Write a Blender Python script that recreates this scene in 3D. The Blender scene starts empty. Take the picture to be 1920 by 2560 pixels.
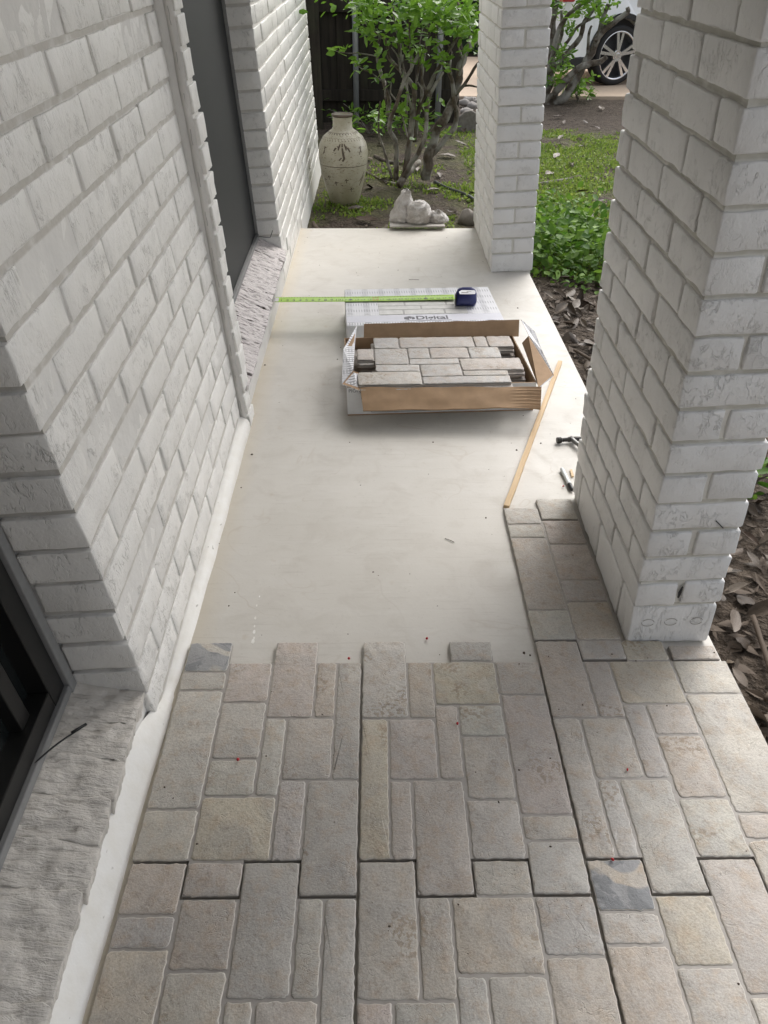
import bpy, math, random
import numpy as np
from mathutils import Vector, Matrix, Euler, noise
random.seed(7); RNG = np.random.default_rng(7)
R = math.radians
SC = bpy.context.scene
COL = SC.collection

# ------------------------------------------------------------------ camera
S = .36
f_px, pitch, yaw, roll = 1890.0, 0.62696, 0.01023, 0.00241
cam_loc = Vector((0.09159 * S, -1.79499 * S, 3.19194 * S))
cp, sp, cy_, sy_ = math.cos(pitch), math.sin(pitch), math.cos(yaw), math.sin(yaw)
fwd = Vector((sy_ * cp, cy_ * cp, -sp)); rgt = Vector((cy_, -sy_, 0)); up = rgt.cross(fwd)
r2 = rgt * math.cos(roll) + up * math.sin(roll); u2 = -rgt * math.sin(roll) + up * math.cos(roll)
cam = bpy.data.cameras.new('camera')
cam.sensor_fit = 'HORIZONTAL'; cam.sensor_width = 36; cam.lens = f_px / 1920 * 36
cam.clip_start = .02; cam.clip_end = 500
camo = bpy.data.objects.new('camera', cam); COL.objects.link(camo)
m = Matrix((r2, u2, -fwd)).transposed().to_4x4(); m.translation = cam_loc
camo.matrix_world = m
SC.camera = camo

# ------------------------------------------------------------------ light
SUN_EL, SUN_AZ = R(46), R(28)           # azimuth measured from +y towards +x
w = bpy.data.worlds.new('World'); SC.world = w; w.use_nodes = True
nt = w.node_tree; nt.nodes.clear()
sky = nt.nodes.new('ShaderNodeTexSky'); sky.sky_type = 'NISHITA'; sky.sun_disc = False
sky.sun_elevation = SUN_EL; sky.sun_rotation = SUN_AZ
sky.air_density = 1.0; sky.dust_density = 4.0; sky.ozone_density = 1.0
hs = nt.nodes.new('ShaderNodeHueSaturation'); hs.inputs['Saturation'].default_value = .30
bg = nt.nodes.new('ShaderNodeBackground'); bg.inputs['Strength'].default_value = .15
wo = nt.nodes.new('ShaderNodeOutputWorld')
nt.links.new(sky.outputs[0], hs.inputs['Color']); nt.links.new(hs.outputs[0], bg.inputs[0]); nt.links.new(bg.outputs[0], wo.inputs[0])
sun = bpy.data.lights.new('sun', 'SUN'); sun.energy = .6; sun.angle = R(45); sun.color = (1, .98, .95)
suno = bpy.data.objects.new('sun', sun); COL.objects.link(suno)
sd = Vector((math.sin(SUN_AZ) * math.cos(SUN_EL), math.cos(SUN_AZ) * math.cos(SUN_EL), math.sin(SUN_EL)))
suno.rotation_euler = sd.to_track_quat('Z', 'Y').to_euler(); suno.location = (0, 0, 12)
SC.view_settings.view_transform = 'Standard'; SC.view_settings.look = 'None'
SC.view_settings.gamma = 1; SC.view_settings.use_curve_mapping = False
SC.view_settings.exposure = 1.02
SC.cycles.max_bounces = 8; SC.cycles.diffuse_bounces = 5

# ------------------------------------------------------------------ helpers
def tag(o, label=None, cat=None, group=None, kind=None):
    if label: o['label'] = label
    if cat: o['category'] = cat
    if group: o['group'] = group
    if kind: o['kind'] = kind
    elif label and cat: o['kind'] = 'thing'
    return o

def empty(name, loc=(0, 0, 0), rot=(0, 0, 0), label=None, cat=None, group=None):
    o = bpy.data.objects.new(name, None); COL.objects.link(o)
    o.empty_display_size = .1; o.location = loc; o.rotation_euler = rot
    return tag(o, label, cat, group)

def link(name, me, parent=None, loc=(0, 0, 0), rot=(0, 0, 0), scale=(1, 1, 1)):
    o = bpy.data.objects.new(name, me); COL.objects.link(o)
    o.parent = parent; o.location = loc; o.rotation_euler = rot; o.scale = scale
    return o

class MB:
    """collects vertices and faces of one mesh"""
    def __init__(s): s.v = []; s.f = []; s.mi = []
    def add(s, vs, fs, mi=0):
        b = len(s.v); s.v += [tuple(p) for p in vs]
        s.f += [tuple(i + b for i in f) for f in fs]; s.mi += [mi] * len(fs)
    def box(s, a, b, mi=0):
        (x0, y0, z0), (x1, y1, z1) = a, b
        s.add([(x0, y0, z0), (x1, y0, z0), (x1, y1, z0), (x0, y1, z0), (x0, y0, z1), (x1, y0, z1), (x1, y1, z1), (x0, y1, z1)],
              [(0, 3, 2, 1), (4, 5, 6, 7), (0, 1, 5, 4), (1, 2, 6, 5), (2, 3, 7, 6), (3, 0, 4, 7)], mi)
    def tube(s, pts, rad, n=8, mi=0, cap=True, wob=0.0):
        pts = [Vector(p) for p in pts]; k = len(pts)
        if not hasattr(rad, '__len__'): rad = [rad] * k
        vs = []; prev = None
        for i, p in enumerate(pts):
            t = (pts[min(i + 1, k - 1)] - pts[max(i - 1, 0)]).normalized()
            if prev is None:
                a = t.orthogonal().normalized()
            else:
                a = (prev - t * prev.dot(t)).normalized()
            prev = a; b = t.cross(a)
            for j in range(n):
                th = 2 * math.pi * j / n
                rr = rad[i] * (1 + wob * random.uniform(-1, 1))
                vs.append(p + (a * math.cos(th) + b * math.sin(th)) * rr)
        fs = [(i * n + j, i * n + (j + 1) % n, (i + 1) * n + (j + 1) % n, (i + 1) * n + j) for i in range(k - 1) for j in range(n)]
        if cap:
            fs.append(tuple(range(n - 1, -1, -1))); fs.append(tuple((k - 1) * n + j for j in range(n)))
        s.add(vs, fs, mi)
    def lathe(s, prof, n=32, axis='Z', c=(0, 0, 0), mi=0):
        vs = []; c = Vector(c)
        for r, h in prof:
            for j in range(n):
                t = 2 * math.pi * j / n; x, y = r * math.cos(t), r * math.sin(t)
                vs.append(c + (Vector((x, y, h)) if axis == 'Z' else Vector((x, h, y)) if axis == 'Y' else Vector((h, x, y))))
        k = len(prof)
        fs = [(i * n + j, i * n + (j + 1) % n, (i + 1) * n + (j + 1) % n, (i + 1) * n + j) for i in range(k - 1) for j in range(n)]
        s.add(vs, fs, mi)
    def prism(s, poly, z0, z1, mi=0):
        n = len(poly)
        s.add([(x, y, z0) for x, y in poly] + [(x, y, z1) for x, y in poly],
              [tuple(range(n - 1, -1, -1)), tuple(range(n, 2 * n))] + [(i, (i + 1) % n, n + (i + 1) % n, n + i) for i in range(n)], mi)
    def sheet(s, quad, t, mi_top=0, mi_bot=0):
        """a thin plate from a polygon of 3-D points"""
        q = [Vector(p) for p in quad]
        nrm = Vector((0, 0, 0))
        for i in range(len(q)):
            nrm += q[i].cross(q[(i + 1) % len(q)])
        nrm.normalize(); n = len(q)
        b = [p - nrm * t for p in q]
        s.add(q, [tuple(range(n))], mi_top)
        s.add(b, [tuple(range(n - 1, -1, -1))], mi_bot)
        s.add(q + b, [(i, n + i, n + (i + 1) % n, (i + 1) % n) for i in range(n)], mi_bot)
    def mesh(s, name, mats, smooth=False):
        me = bpy.data.meshes.new(name); me.from_pydata(s.v, [], s.f)
        for m_ in (mats if isinstance(mats, (list, tuple)) else [mats]): me.materials.append(m_)
        me.polygons.foreach_set('material_index', s.mi)
        if smooth: me.polygons.foreach_set('use_smooth', [True] * len(s.f))
        me.update(); return me
    def build(s, name, mats, parent=None, smooth=False, bevel=0, auto=False, **kw):
        me = s.mesh(name, mats, smooth or auto)
        o = link(name, me, parent, **kw)
        if bevel:
            b = o.modifiers.new('bevel', 'BEVEL'); b.width = bevel; b.segments = 2; b.limit_method = 'ANGLE'; b.angle_limit = R(35)
        if auto:
            try: me.set_sharp_from_angle(angle=R(38))
            except Exception: pass
        return o

def npmesh(name, V, F, mat, smooth=False):
    """V (n,3), F (m,4) or (m,3) arrays"""
    me = bpy.data.meshes.new(name); V = np.asarray(V, np.float32); F = np.asarray(F, np.int32)
    me.vertices.add(len(V)); me.vertices.foreach_set('co', V.ravel())
    k = F.shape[1]; me.loops.add(F.size); me.loops.foreach_set('vertex_index', F.ravel())
    me.polygons.add(len(F)); me.polygons.foreach_set('loop_start', np.arange(len(F), dtype=np.int32) * k)
    me.polygons.foreach_set('loop_total', np.full(len(F), k, np.int32))
    if smooth: me.polygons.foreach_set('use_smooth', np.ones(len(F), bool))
    me.materials.append(mat); me.update(); me.validate(); return me

def smooth_path(pts, n=5):
    pts = [Vector(p) for p in pts]; out = []
    for i in range(len(pts) - 1):
        p0, p1, p2, p3 = pts[max(0, i - 1)], pts[i], pts[i + 1], pts[min(len(pts) - 1, i + 2)]
        for k in range(n):
            t = k / n; out.append(.5 * ((2 * p1) + (p2 - p0) * t + (2 * p0 - 5 * p1 + 4 * p2 - p3) * t * t + (3 * p1 - p0 - 3 * p2 + p3) * t ** 3))
    out.append(pts[-1]); return out
# ---- materials
class NT:
    def __init__(s, name):
        s.m = bpy.data.materials.new(name); s.m.use_nodes = True; s.t = s.m.node_tree; s.t.nodes.clear()
        s.out = s.n('ShaderNodeOutputMaterial'); s.b = s.n('ShaderNodeBsdfPrincipled'); s.l(s.b.outputs[0], s.out.inputs[0])
    def n(s, typ, **kw):
        nd = s.t.nodes.new(typ)
        for k_, v_ in kw.items(): setattr(nd, k_, v_)
        return nd
    def l(s, a, b): s.t.links.new(a, b)
    def val(s, sock, v):
        if hasattr(v, 'is_output') or isinstance(v, bpy.types.NodeSocket): s.l(v, sock)
        else: sock.default_value = v
    def coord(s, kind='Object', scale=(1, 1, 1), rnd=False):
        tc = s.n('ShaderNodeTexCoord'); o = tc.outputs[kind]
        mp = s.n('ShaderNodeMapping'); mp.inputs['Scale'].default_value = scale
        if rnd:
            oi = s.n('ShaderNodeObjectInfo'); mu = s.n('ShaderNodeMath', operation='MULTIPLY'); s.l(oi.outputs['Random'], mu.inputs[0]); mu.inputs[1].default_value = 37.3
            va = s.n('ShaderNodeVectorMath', operation='ADD'); s.l(o, va.inputs[0]); s.l(mu.outputs[0], va.inputs[1]); o = va.outputs[0]
        s.l(o, mp.inputs['Vector']); return mp.outputs[0]
    def noise(s, vec, scale, detail=4, rough=.55, dist=0, out='Fac'):
        n_ = s.n('ShaderNodeTexNoise'); s.l(vec, n_.inputs['Vector'])
        n_.inputs['Scale'].default_value = scale; n_.inputs['Detail'].default_value = detail
        n_.inputs['Roughness'].default_value = rough; n_.inputs['Distortion'].default_value = dist
        return n_.outputs[out]
    def voronoi(s, vec, scale, feature='F1', out='Distance', rnd=1.0):
        n_ = s.n('ShaderNodeTexVoronoi', feature=feature); s.l(vec, n_.inputs['Vector']); n_.inputs['Scale'].default_value = scale
        n_.inputs['Randomness'].default_value = rnd
        return n_.outputs[out]
    def ramp(s, fac, stops, interp='LINEAR'):
        r_ = s.n('ShaderNodeValToRGB'); s.l(fac, r_.inputs[0]); e = r_.color_ramp.elements; r_.color_ramp.interpolation = interp
        while len(e) < len(stops): e.new(.5)
        for el, (p, c) in zip(e, stops):
            el.position = p; el.color = (c, c, c, 1) if not hasattr(c, '__len__') else (*c, 1)
        return r_.outputs[0]
    def mix(s, fac, a, b, mode='MIX'):
        n_ = s.n('ShaderNodeMix', data_type='RGBA', blend_type=mode)
        s.val(n_.inputs[0], fac)
        for sock, v in ((n_.inputs[6], a), (n_.inputs[7], b)):
            if isinstance(v, bpy.types.NodeSocket): s.l(v, sock)
            else: sock.default_value = (*v, 1)
        return n_.outputs[2]
    def math(s, op, a, b=0.0, clamp=False):
        n_ = s.n('ShaderNodeMath', operation=op, use_clamp=clamp); s.val(n_.inputs[0], a); s.val(n_.inputs[1], b); return n_.outputs[0]
    def bump(s, h, strength=.5, dist=.005, normal=None):
        b = s.n('ShaderNodeBump'); s.l(h, b.inputs['Height']); b.inputs['Strength'].default_value = strength; b.inputs['Distance'].default_value = dist
        if normal: s.l(normal, b.inputs['Normal'])
        return b.outputs[0]
    def fin(s, color, rough=.6, normal=None, spec=.4, metallic=0):
        if isinstance(color, bpy.types.NodeSocket): s.l(color, s.b.inputs['Base Color'])
        else: s.b.inputs['Base Color'].default_value = (*color, 1)
        s.val(s.b.inputs['Roughness'], rough); s.b.inputs['Specular IOR Level'].default_value = spec; s.b.inputs['Metallic'].default_value = metallic
        if normal: s.l(normal, s.b.inputs['Normal'])
        return s.m

def plain(name, color, rough=.6, metallic=0, spec=.4, bump=0, bscale=80, vary=.12, rnd=True):
    t = NT(name); c = t.coord('Object', rnd=rnd); n_ = t.noise(c, bscale, 5)
    col = t.mix(1.0, color, t.ramp(n_, [(.25, 1 - vary), (.75, 1 + vary * .3)]), 'MULTIPLY')
    return t.fin(col, rough, t.bump(n_, bump, .002) if bump else None, spec, metallic)

def painted_brick(name, color, crease=(80, 80, 26), amount=.5, crease_shade=.3, rough=.5, dist=.0035, crease_shade_col=(.17, .15, .12)):
    t = NT(name); c = t.coord('Object', rnd=True); cv = t.coord('Object', crease, rnd=True)
    n1 = t.noise(cv, 1.0, 3, .65, .35)                                # short creases of a rough-faced brick
    band = t.ramp(n1, [(.462, 0), (.488, 1), (.504, 1), (.535, 0)])
    gate = t.math('MULTIPLY', t.ramp(t.noise(c, 30, 2, .6), [(.44, 0), (.58, 1)]), t.ramp(t.noise(c, 7, 2), [(.38, .25), (.62, 1)]))
    cre = t.math('MULTIPLY', band, gate)
    n2 = t.noise(c, 210, 4); n3 = t.noise(c, 46, 5, .6)
    h = t.math('SUBTRACT', t.math('ADD', t.math('MULTIPLY', n3, .8), t.math('MULTIPLY', n2, .25)), t.math('MULTIPLY', cre, amount))
    pit = t.math('MULTIPLY', cre, t.ramp(t.noise(c, 75, 3), [(.40, 0), (.54, 1)]))
    oi = t.n('ShaderNodeObjectInfo')
    base = t.mix(t.ramp(t.noise(c, 9, 3), [(.3, 0), (.7, 1)]), color, tuple(x * .94 for x in color))
    base = t.mix(1.0, base, t.ramp(oi.outputs['Random'], [(0, .95), (1, 1.02)]), 'MULTIPLY')
    col = t.mix(t.math('MULTIPLY', pit, crease_shade), base, crease_shade_col)  # shade inside the creases, painted into the brick colour
    return t.fin(col, rough, t.bump(h, .8, dist), .45)

WHITE = (.79, .775, .74)
M = {}
M['brick'] = painted_brick('white_painted_brick', WHITE)
M['brick_far'] = painted_brick('white_gloss_painted_brick', (.79, .78, .75), crease=(70, 70, 38), rough=.32)
M['brick_pillar'] = painted_brick('white_painted_pillar_brick', (.80, .795, .78), crease=(64, 64, 34), amount=.5, crease_shade=.22, dist=.004)
def mortar_mat(name, col, pitch=0, z0=0, start=.86, joint_tone=(.22, .195, .145), amt=.75):
    """painted mortar; a broken darker band lies under the lower arris of each course"""
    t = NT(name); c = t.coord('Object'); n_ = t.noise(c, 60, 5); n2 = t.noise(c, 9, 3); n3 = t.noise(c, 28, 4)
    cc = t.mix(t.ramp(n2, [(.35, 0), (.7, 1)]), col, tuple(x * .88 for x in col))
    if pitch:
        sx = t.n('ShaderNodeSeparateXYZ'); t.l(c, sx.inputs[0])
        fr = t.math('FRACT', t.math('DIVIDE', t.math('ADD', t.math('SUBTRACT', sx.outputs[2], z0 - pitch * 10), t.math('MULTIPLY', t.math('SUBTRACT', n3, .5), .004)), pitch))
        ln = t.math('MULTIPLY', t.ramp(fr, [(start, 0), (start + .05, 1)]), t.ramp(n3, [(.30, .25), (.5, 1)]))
        cc = t.mix(t.math('MULTIPLY', ln, amt), cc, joint_tone)
    return t.fin(cc, .7, t.bump(n_, .6, .003), .3)
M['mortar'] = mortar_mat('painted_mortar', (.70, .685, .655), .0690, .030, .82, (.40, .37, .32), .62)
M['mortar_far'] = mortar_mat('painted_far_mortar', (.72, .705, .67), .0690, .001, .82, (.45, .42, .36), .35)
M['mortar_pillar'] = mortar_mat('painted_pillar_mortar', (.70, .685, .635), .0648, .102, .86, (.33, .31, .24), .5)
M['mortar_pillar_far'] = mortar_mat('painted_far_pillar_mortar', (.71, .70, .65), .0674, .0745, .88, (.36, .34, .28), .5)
M['smooth_mortar'] = mortar_mat('smooth_painted_mortar', (.68, .665, .635))
def sill_mat(name, col, dark, lo=.34):
    t = NT(name); c = t.coord('Object', rnd=True); cs = t.coord('Object', (26, 120, 30), rnd=True)
    n1 = t.noise(cs, 1.0, 4, .65, .8); n2 = t.noise(c, 60, 5, .6)
    cc = t.mix(t.ramp(n1, [(lo, 0), (lo + .12, 1)]), dark, t.mix(t.ramp(t.noise(c, 14, 3), [(.3, 0), (.7, 1)]), col, tuple(x * .9 for x in col)))
    return t.fin(cc, .6, t.bump(t.math('ADD', t.math('MULTIPLY', n1, .9), t.math('MULTIPLY', n2, 1.0)), .8, .0045), .35)
M['sill'] = sill_mat('combed_sill_brick', (.60, .565, .515), (.40, .37, .33))
M['sill_far'] = sill_mat('combed_pinkish_sill_brick', (.62, .575, .56), (.17, .145, .14), .37)
def plinth_mat():
    t = NT('white_foundation_paint'); c = t.coord('Object'); n_ = t.noise(c, 26, 5); n2 = t.noise(t.coord('Object', (1, .35, 1)), 70, 3)
    spots = t.ramp(n2, [(.70, 0), (.74, 1)])
    col = t.mix(spots, t.mix(t.ramp(n_, [(.35, 0), (.7, 1)]), (.755, .745, .715), (.70, .68, .63)), (.3, .28, .24))
    return t.fin(col, .5, t.bump(n_, .4, .004), .4)
M['plinth'] = plinth_mat()

def slab_mat():
    t = NT('cream_porch_concrete'); c = t.coord('Object')
    big = t.noise(c, 2.2, 4, .6, .4); mid = t.noise(c, 11, 5, .6, .8); fine = t.noise(c, 140, 3)
    str_ = t.noise(t.coord('Object', (2, 9, 1)), 3, 4, .6)
    col = t.mix(t.ramp(big, [(.3, 0), (.7, 1)]), (.57, .547, .505), (.505, .482, .437))
    col = t.mix(t.ramp(mid, [(.50, 0), (.72, .55)]), col, (.45, .42, .375))
    col = t.mix(t.ramp(str_, [(.52, 0), (.75, .35)]), col, (.61, .595, .56))
    scr = t.noise(t.coord('Object', (1.2, 26, 1)), 6, 3, .6, .5); col = t.mix(t.ramp(scr, [(.60, 0), (.69, .3)]), col, (.40, .37, .33))
    hl = t.noise(t.coord('Object', (1, 1, 1)), 1.7, 3, .6, 2.2); col = t.mix(t.math('MULTIPLY', t.ramp(hl, [(.494, 0), (.4995, .5), (.5005, .5), (.506, 0)]), t.ramp(t.noise(c, 4.1, 2), [(.48, 0), (.6, 1)])), col, (.43, .38, .32))
    col = t.mix(t.ramp(fine, [(.62, 0), (.78, .35)]), col, (.36, .335, .30))
    # hairline craze, rust blotches
    w1 = t.noise(c, 3.1, 2, .5, .3); line = t.math('MULTIPLY', t.ramp(w1, [(.496, 0), (.4995, .22), (.5005, .22), (.504, 0)]), t.ramp(t.noise(c, 2.3, 1), [(.5, 0), (.62, 1)]))
    col = t.mix(line, col, (.36, .32, .27))
    st = t.noise(c, 17, 2); col = t.mix(t.ramp(st, [(.70, 0), (.78, .35)]), col, (.42, .34, .25))
    sx = t.n('ShaderNodeSeparateXYZ'); t.l(c, sx.inputs[0])
    edge = t.math('MULTIPLY', t.ramp(t.math('ADD', t.math('MULTIPLY', t.math('ADD', sx.outputs[0], .37), 9.0), t.math('MULTIPLY', mid, .6)), [(.28, .8), (.85, 0)]), t.ramp(mid, [(.3, .5), (.6, 1)])); col = t.mix(edge, col, (.52, .455, .35))
    return t.fin(col, t.ramp(mid, [(.3, .42), (.7, .6)]), t.bump(t.math('ADD', t.math('MULTIPLY', fine, .3), mid), .22, .003), .4)
M['slab'] = slab_mat()

def stone_mat(name, slate=False):
    t = NT(name); c = t.coord('Object', rnd=True); oi = t.n('ShaderNodeObjectInfo')
    a = t.noise(c, 14, 5, .6, .9); b = t.noise(c, 38, 5, .65); d = t.noise(c, 210, 3)
    base = oi.outputs['Color']
    col = t.mix(t.ramp(a, [(.38, 0), (.62, .8)]), base, t.mix(.6, base, (.36, .345, .325)))
    col = t.mix(t.ramp(b, [(.48, 0), (.68, .5)]), col, (.42, .325, .235))
    rust = t.math('MULTIPLY', t.ramp(t.noise(c, 9, 2), [(.60, 0), (.66, 1)]), t.ramp(t.noise(c, 120, 3), [(.50, 0), (.56, .55)]))
    col = t.mix(rust, col, (.25, .19, .125))
    pale = t.math('MULTIPLY', t.ramp(t.noise(c, 13, 3, .5, .6), [(.60, 0), (.615, .38)]), t.ramp(oi.outputs['Random'], [(.45, 0), (.5, 1)]))
    col = t.mix(pale, col, (.52, .49, .435))
    drk = t.ramp(t.noise(c, 60, 6, .75, .4), [(.55, 0), (.70, .55)]); col = t.mix(drk, col, (.24, .205, .17))
    gr = t.noise(c, 420, 2); col = t.mix(1.0, col, t.ramp(gr, [(.3, .84), (.7, 1.12)]), 'MULTIPLY')
    speck = t.ramp(d, [(.60, 0), (.72, .5)]); col = t.mix(speck, col, (.2, .17, .145))
    if slate:
        sl = t.ramp(t.noise(c, 11, 2, .5, .8), [(.40, 0), (.43, 1)])
        col = t.mix(sl, col, t.mix(t.ramp(a, [(.46, 0), (.5, 1)]), (.30, .30, .30), (.215, .22, .225)))
    vein = t.ramp(t.noise(c, 26, 2, .5, 2.0), [(.485, 0), (.5, 1), (.515, 0)])
    vein = t.math('MULTIPLY', vein, t.ramp(t.noise(c, 11, 1), [(.5, 0), (.6, 1)]))
    h = t.math('ADD', t.math('ADD', t.math('MULTIPLY', a, 1.0), t.math('MULTIPLY', b, .5)), t.math('SUBTRACT', t.math('MULTIPLY', d, .3), t.math('MULTIPLY', vein, .25)))
    return t.fin(col, t.ramp(b, [(.3, .52), (.7, .72)]), t.bump(h, .6, .005), .38)
def chip_mat():
    t = NT('chipped_stone_arris'); c = t.coord('Object', rnd=True); oi = t.n('ShaderNodeObjectInfo')
    col = t.mix(t.ramp(t.noise(c, 70, 4, .7), [(.45, 0), (.55, .8)]), oi.outputs['Color'], (.60, .57, .52))
    return t.fin(col, .4, t.bump(t.noise(c, 200, 3), .4, .002), .4)
M['chip'] = chip_mat()
M['stone'] = stone_mat('glazed_stone_face'); M['stone_slate'] = stone_mat('glazed_slate_patch_face', True)
M['grout'] = plain('moulded_grey_grout', (.37, .345, .315), .6, bump=.3, bscale=90)
M['porcelain'] = plain('tile_body_porcelain', (.40, .37, .34), .6, bump=.15)

def cardboard(name, col=(.40, .27, .165)):
    t = NT(name); c = t.coord('Object'); s_ = t.noise(t.coord('Object', (3, 140, 140)), 1, 3); n_ = t.noise(c, 30, 4)
    cc = t.mix(t.ramp(n_, [(.3, 0), (.7, 1)]), col, tuple(x * .82 for x in col)); cc = t.mix(t.ramp(s_, [(.4, 0), (.7, .08)]), cc, tuple(x * .7 for x in col))
    return t.fin(cc, .75, t.bump(n_, .2, .002), .2)
M['card'] = cardboard('brown_corrugated_cardboard'); M['card_edge'] = plain('cardboard_edge', (.33, .22, .13), .8, bump=.4, bscale=250)
M['boxwhite'] = plain('white_box_board', (.70, .70, .70), .6, vary=.06)
def plaid():
    # printed gingham: rows of fine dark ticks in wavy bands
    t = NT('grey_plaid_print'); c = t.coord('Object')
    sx = t.n('ShaderNodeSeparateXYZ'); t.l(c, sx.inputs[0]); x, y = sx.outputs[0], sx.outputs[1]
    wob = t.math('MULTIPLY', t.math('SINE', t.math('MULTIPLY', x, 98.0)), .004)
    yy = t.math('ADD', y, wob)
    fx = t.math('SINE', t.math('MULTIPLY', x, 640.0)); fy = t.math('SINE', t.math('MULTIPLY', yy, 470.0))
    bx = t.ramp(t.math('SINE', t.math('MULTIPLY', x, 98.0)), [(.1, 0), (.8, 1)]); by = t.ramp(t.math('SINE', t.math('MULTIPLY', y, 98.0)), [(.1, 0), (.8, 1)])
    rowk = t.math('MULTIPLY', t.ramp(fy, [(.2, 0), (.5, 1)]), t.math('ADD', .25, t.math('MULTIPLY', bx, .75)))
    colk = t.math('MULTIPLY', t.ramp(fx, [(.3, 0), (.6, 1)]), t.math('ADD', .15, t.math('MULTIPLY', by, .6)))
    k = t.math('MAXIMUM', rowk, colk)
    col = t.mix(t.math('MULTIPLY', k, .8), (.70, .70, .72), (.15, .15, .17))
    return t.fin(col, .5, None, .4)
M['plaid'] = plaid(); M['print_grey'] = plain('printed_lilac_grey', (.60, .60, .65), .5, vary=.05)
M['ink'] = plain('dark_grey_ink', (.10, .10, .115), .5, vary=.1)
M['print_stone'] = plain('printed_stone_photo', (.60, .59, .56), .45, vary=.22, bscale=45)
M['print_joint'] = plain('printed_joint', (.36, .35, .33), .5)
M['lime'] = plain('lime_green_tape', (.33, .56, .045), .35, vary=.08)
M['black'] = plain('black_plastic', (.012, .012, .013), .4, spec=.4)
M['navy'] = plain('navy_blue_plastic', (.022, .028, .12), .35, spec=.5)
M['red'] = plain('red_ink', (.55, .06, .02), .5)
M['label'] = plain('white_case_label', (.78, .78, .80), .3, spec=.5)
M['steel'] = plain('brushed_steel', (.55, .55, .54), .35, metallic=1)
M['handle'] = plain('hammer_shaft_grey', (.30, .30, .29), .4, metallic=.6)
M['iron'] = plain('dark_hammer_head', (.05, .048, .045), .42, metallic=.7, bump=.3)
M['pen'] = plain('pale_grey_pen_barrel', (.62, .64, .64), .35)
def wood():
    t = NT('raw_pine'); c = t.coord('Object', (4, 60, 60)); g = t.noise(c, 1, 5, .6, .6); k = t.voronoi(t.coord('Object', (1, 8, 1)), 7)
    col = t.mix(t.ramp(g, [(.35, 0), (.65, 1)]), (.62, .47, .29), (.50, .35, .20)); col = t.mix(t.ramp(k, [(.04, .7), (.1, 0)]), col, (.22, .12, .06))
    return t.fin(col, .65, t.bump(g, .3, .002), .3)
M['wood'] = wood()
M['berry'] = plain('red_berry_skin', (.50, .015, .02), .3, spec=.5)
M['screen'] = plain('charcoal_window_screen', (.022, .024, .025), .6, bump=.2, bscale=300, vary=.3)
M['frame_dark'] = plain('dark_bronze_frame', (.012, .012, .0115), .35)
M['alu'] = plain('grey_painted_frame', (.22, .22, .215), .5)
def glass_dark():
    t = NT('dark_window_glass'); return t.fin((.012, .014, .014), .06, None, .5)
M['glass'] = glass_dark()
M['rear_blocker'] = plain('brown_light_blocker', (.16, .12, .09), .5)  # dark tone of the unseen wall added behind the camera
M['ceil'] = plain('painted_soffit', (.62, .61, .58), .7)

def soil_mat():
    t = NT('yard_soil_and_moss'); c = t.coord('Object')
    a = t.noise(c, 3.0, 5, .6); b = t.noise(c, 22, 5, .65); d = t.noise(c, 120, 4); e = t.voronoi(c, 55)
    soil = t.mix(t.ramp(b, [(.3, 0), (.7, 1)]), (.035, .026, .019), (.105, .082, .062))
    soil = t.mix(t.ramp(d, [(.55, 0), (.72, .6)]), soil, (.19, .155, .125))
    moss = t.mix(t.ramp(b, [(.35, 0), (.65, 1)]), (.06, .085, .02), (.15, .17, .05))
    sx = t.n('ShaderNodeSeparateXYZ'); t.l(c, sx.inputs[0])
    # green only in the planted zone (y 3.4 .. 6.7)
    g1 = t.ramp(t.math('DIVIDE', t.math('SUBTRACT', sx.outputs[1], 2.9), 6.0, True), [(0, 0), (.10, 1), (.58, 1), (.70, 0)])
    xr = t.ramp(t.math('DIVIDE', sx.outputs[0], 1.5, True), [(.4, .35), (.6, 1)]); msk = t.math('MULTIPLY', t.math('MULTIPLY', g1, xr), t.ramp(a, [(.40, 0), (.55, .85)]))
    col = t.mix(msk, soil, moss)
    h = t.math('ADD', t.math('MULTIPLY', b, 1.0), t.math('ADD', t.math('MULTIPLY', d, .4), t.math('MULTIPLY', e, .5)))
    return t.fin(col, .9, t.bump(h, .9, .03), .2)
M['soil'] = soil_mat()
def drive_mat():
    t = NT('tan_driveway_concrete'); c = t.coord('Object'); a = t.noise(c, 1.2, 5); b = t.noise(c, 60, 4)
    col = t.mix(t.ramp(a, [(.3, 0), (.7, 1)]), (.56, .44, .33), (.47, .37, .285)); col = t.mix(t.ramp(b, [(.5, 0), (.75, .3)]), col, (.34, .27, .2))
    return t.fin(col, .85, t.bump(b, .4, .004), .25)
M['drive'] = drive_mat()
def leafmat(name, c1, c2, rough=.4, trans=.25, objrnd=False):
    t = NT(name); oi = t.n('ShaderNodeObjectInfo'); ge = t.n('ShaderNodeNewGeometry')
    fac = oi.outputs['Random'] if objrnd else ge.outputs['Random Per Island']
    col = t.mix(fac, c1, c2); n_ = t.noise(t.coord('Object'), 60, 3)
    col = t.mix(1.0, col, t.ramp(n_, [(.25, .75), (.75, 1.12)]), 'MULTIPLY')
    t.fin(col, rough, None, .4)
    tr = t.n('ShaderNodeBsdfTranslucent'); t.l(col, tr.inputs[0]); mx = t.n('ShaderNodeMixShader'); mx.inputs[0].default_value = trans
    t.l(t.b.outputs[0], mx.inputs[1]); t.l(tr.outputs[0], mx.inputs[2]); t.l(mx.outputs[0], t.out.inputs[0])
    return t.m
M['leaf'] = leafmat('shrub_leaf', (.075, .18, .016), (.23, .41, .05), .30, .45)
M['leaf_dark'] = leafmat('ground_cover_leaf', (.055, .145, .015), (.18, .31, .04), .6, .35)
M['grass'] = leafmat('low_lawn', (.13, .23, .03), (.32, .40, .08), .65, .4)
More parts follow.
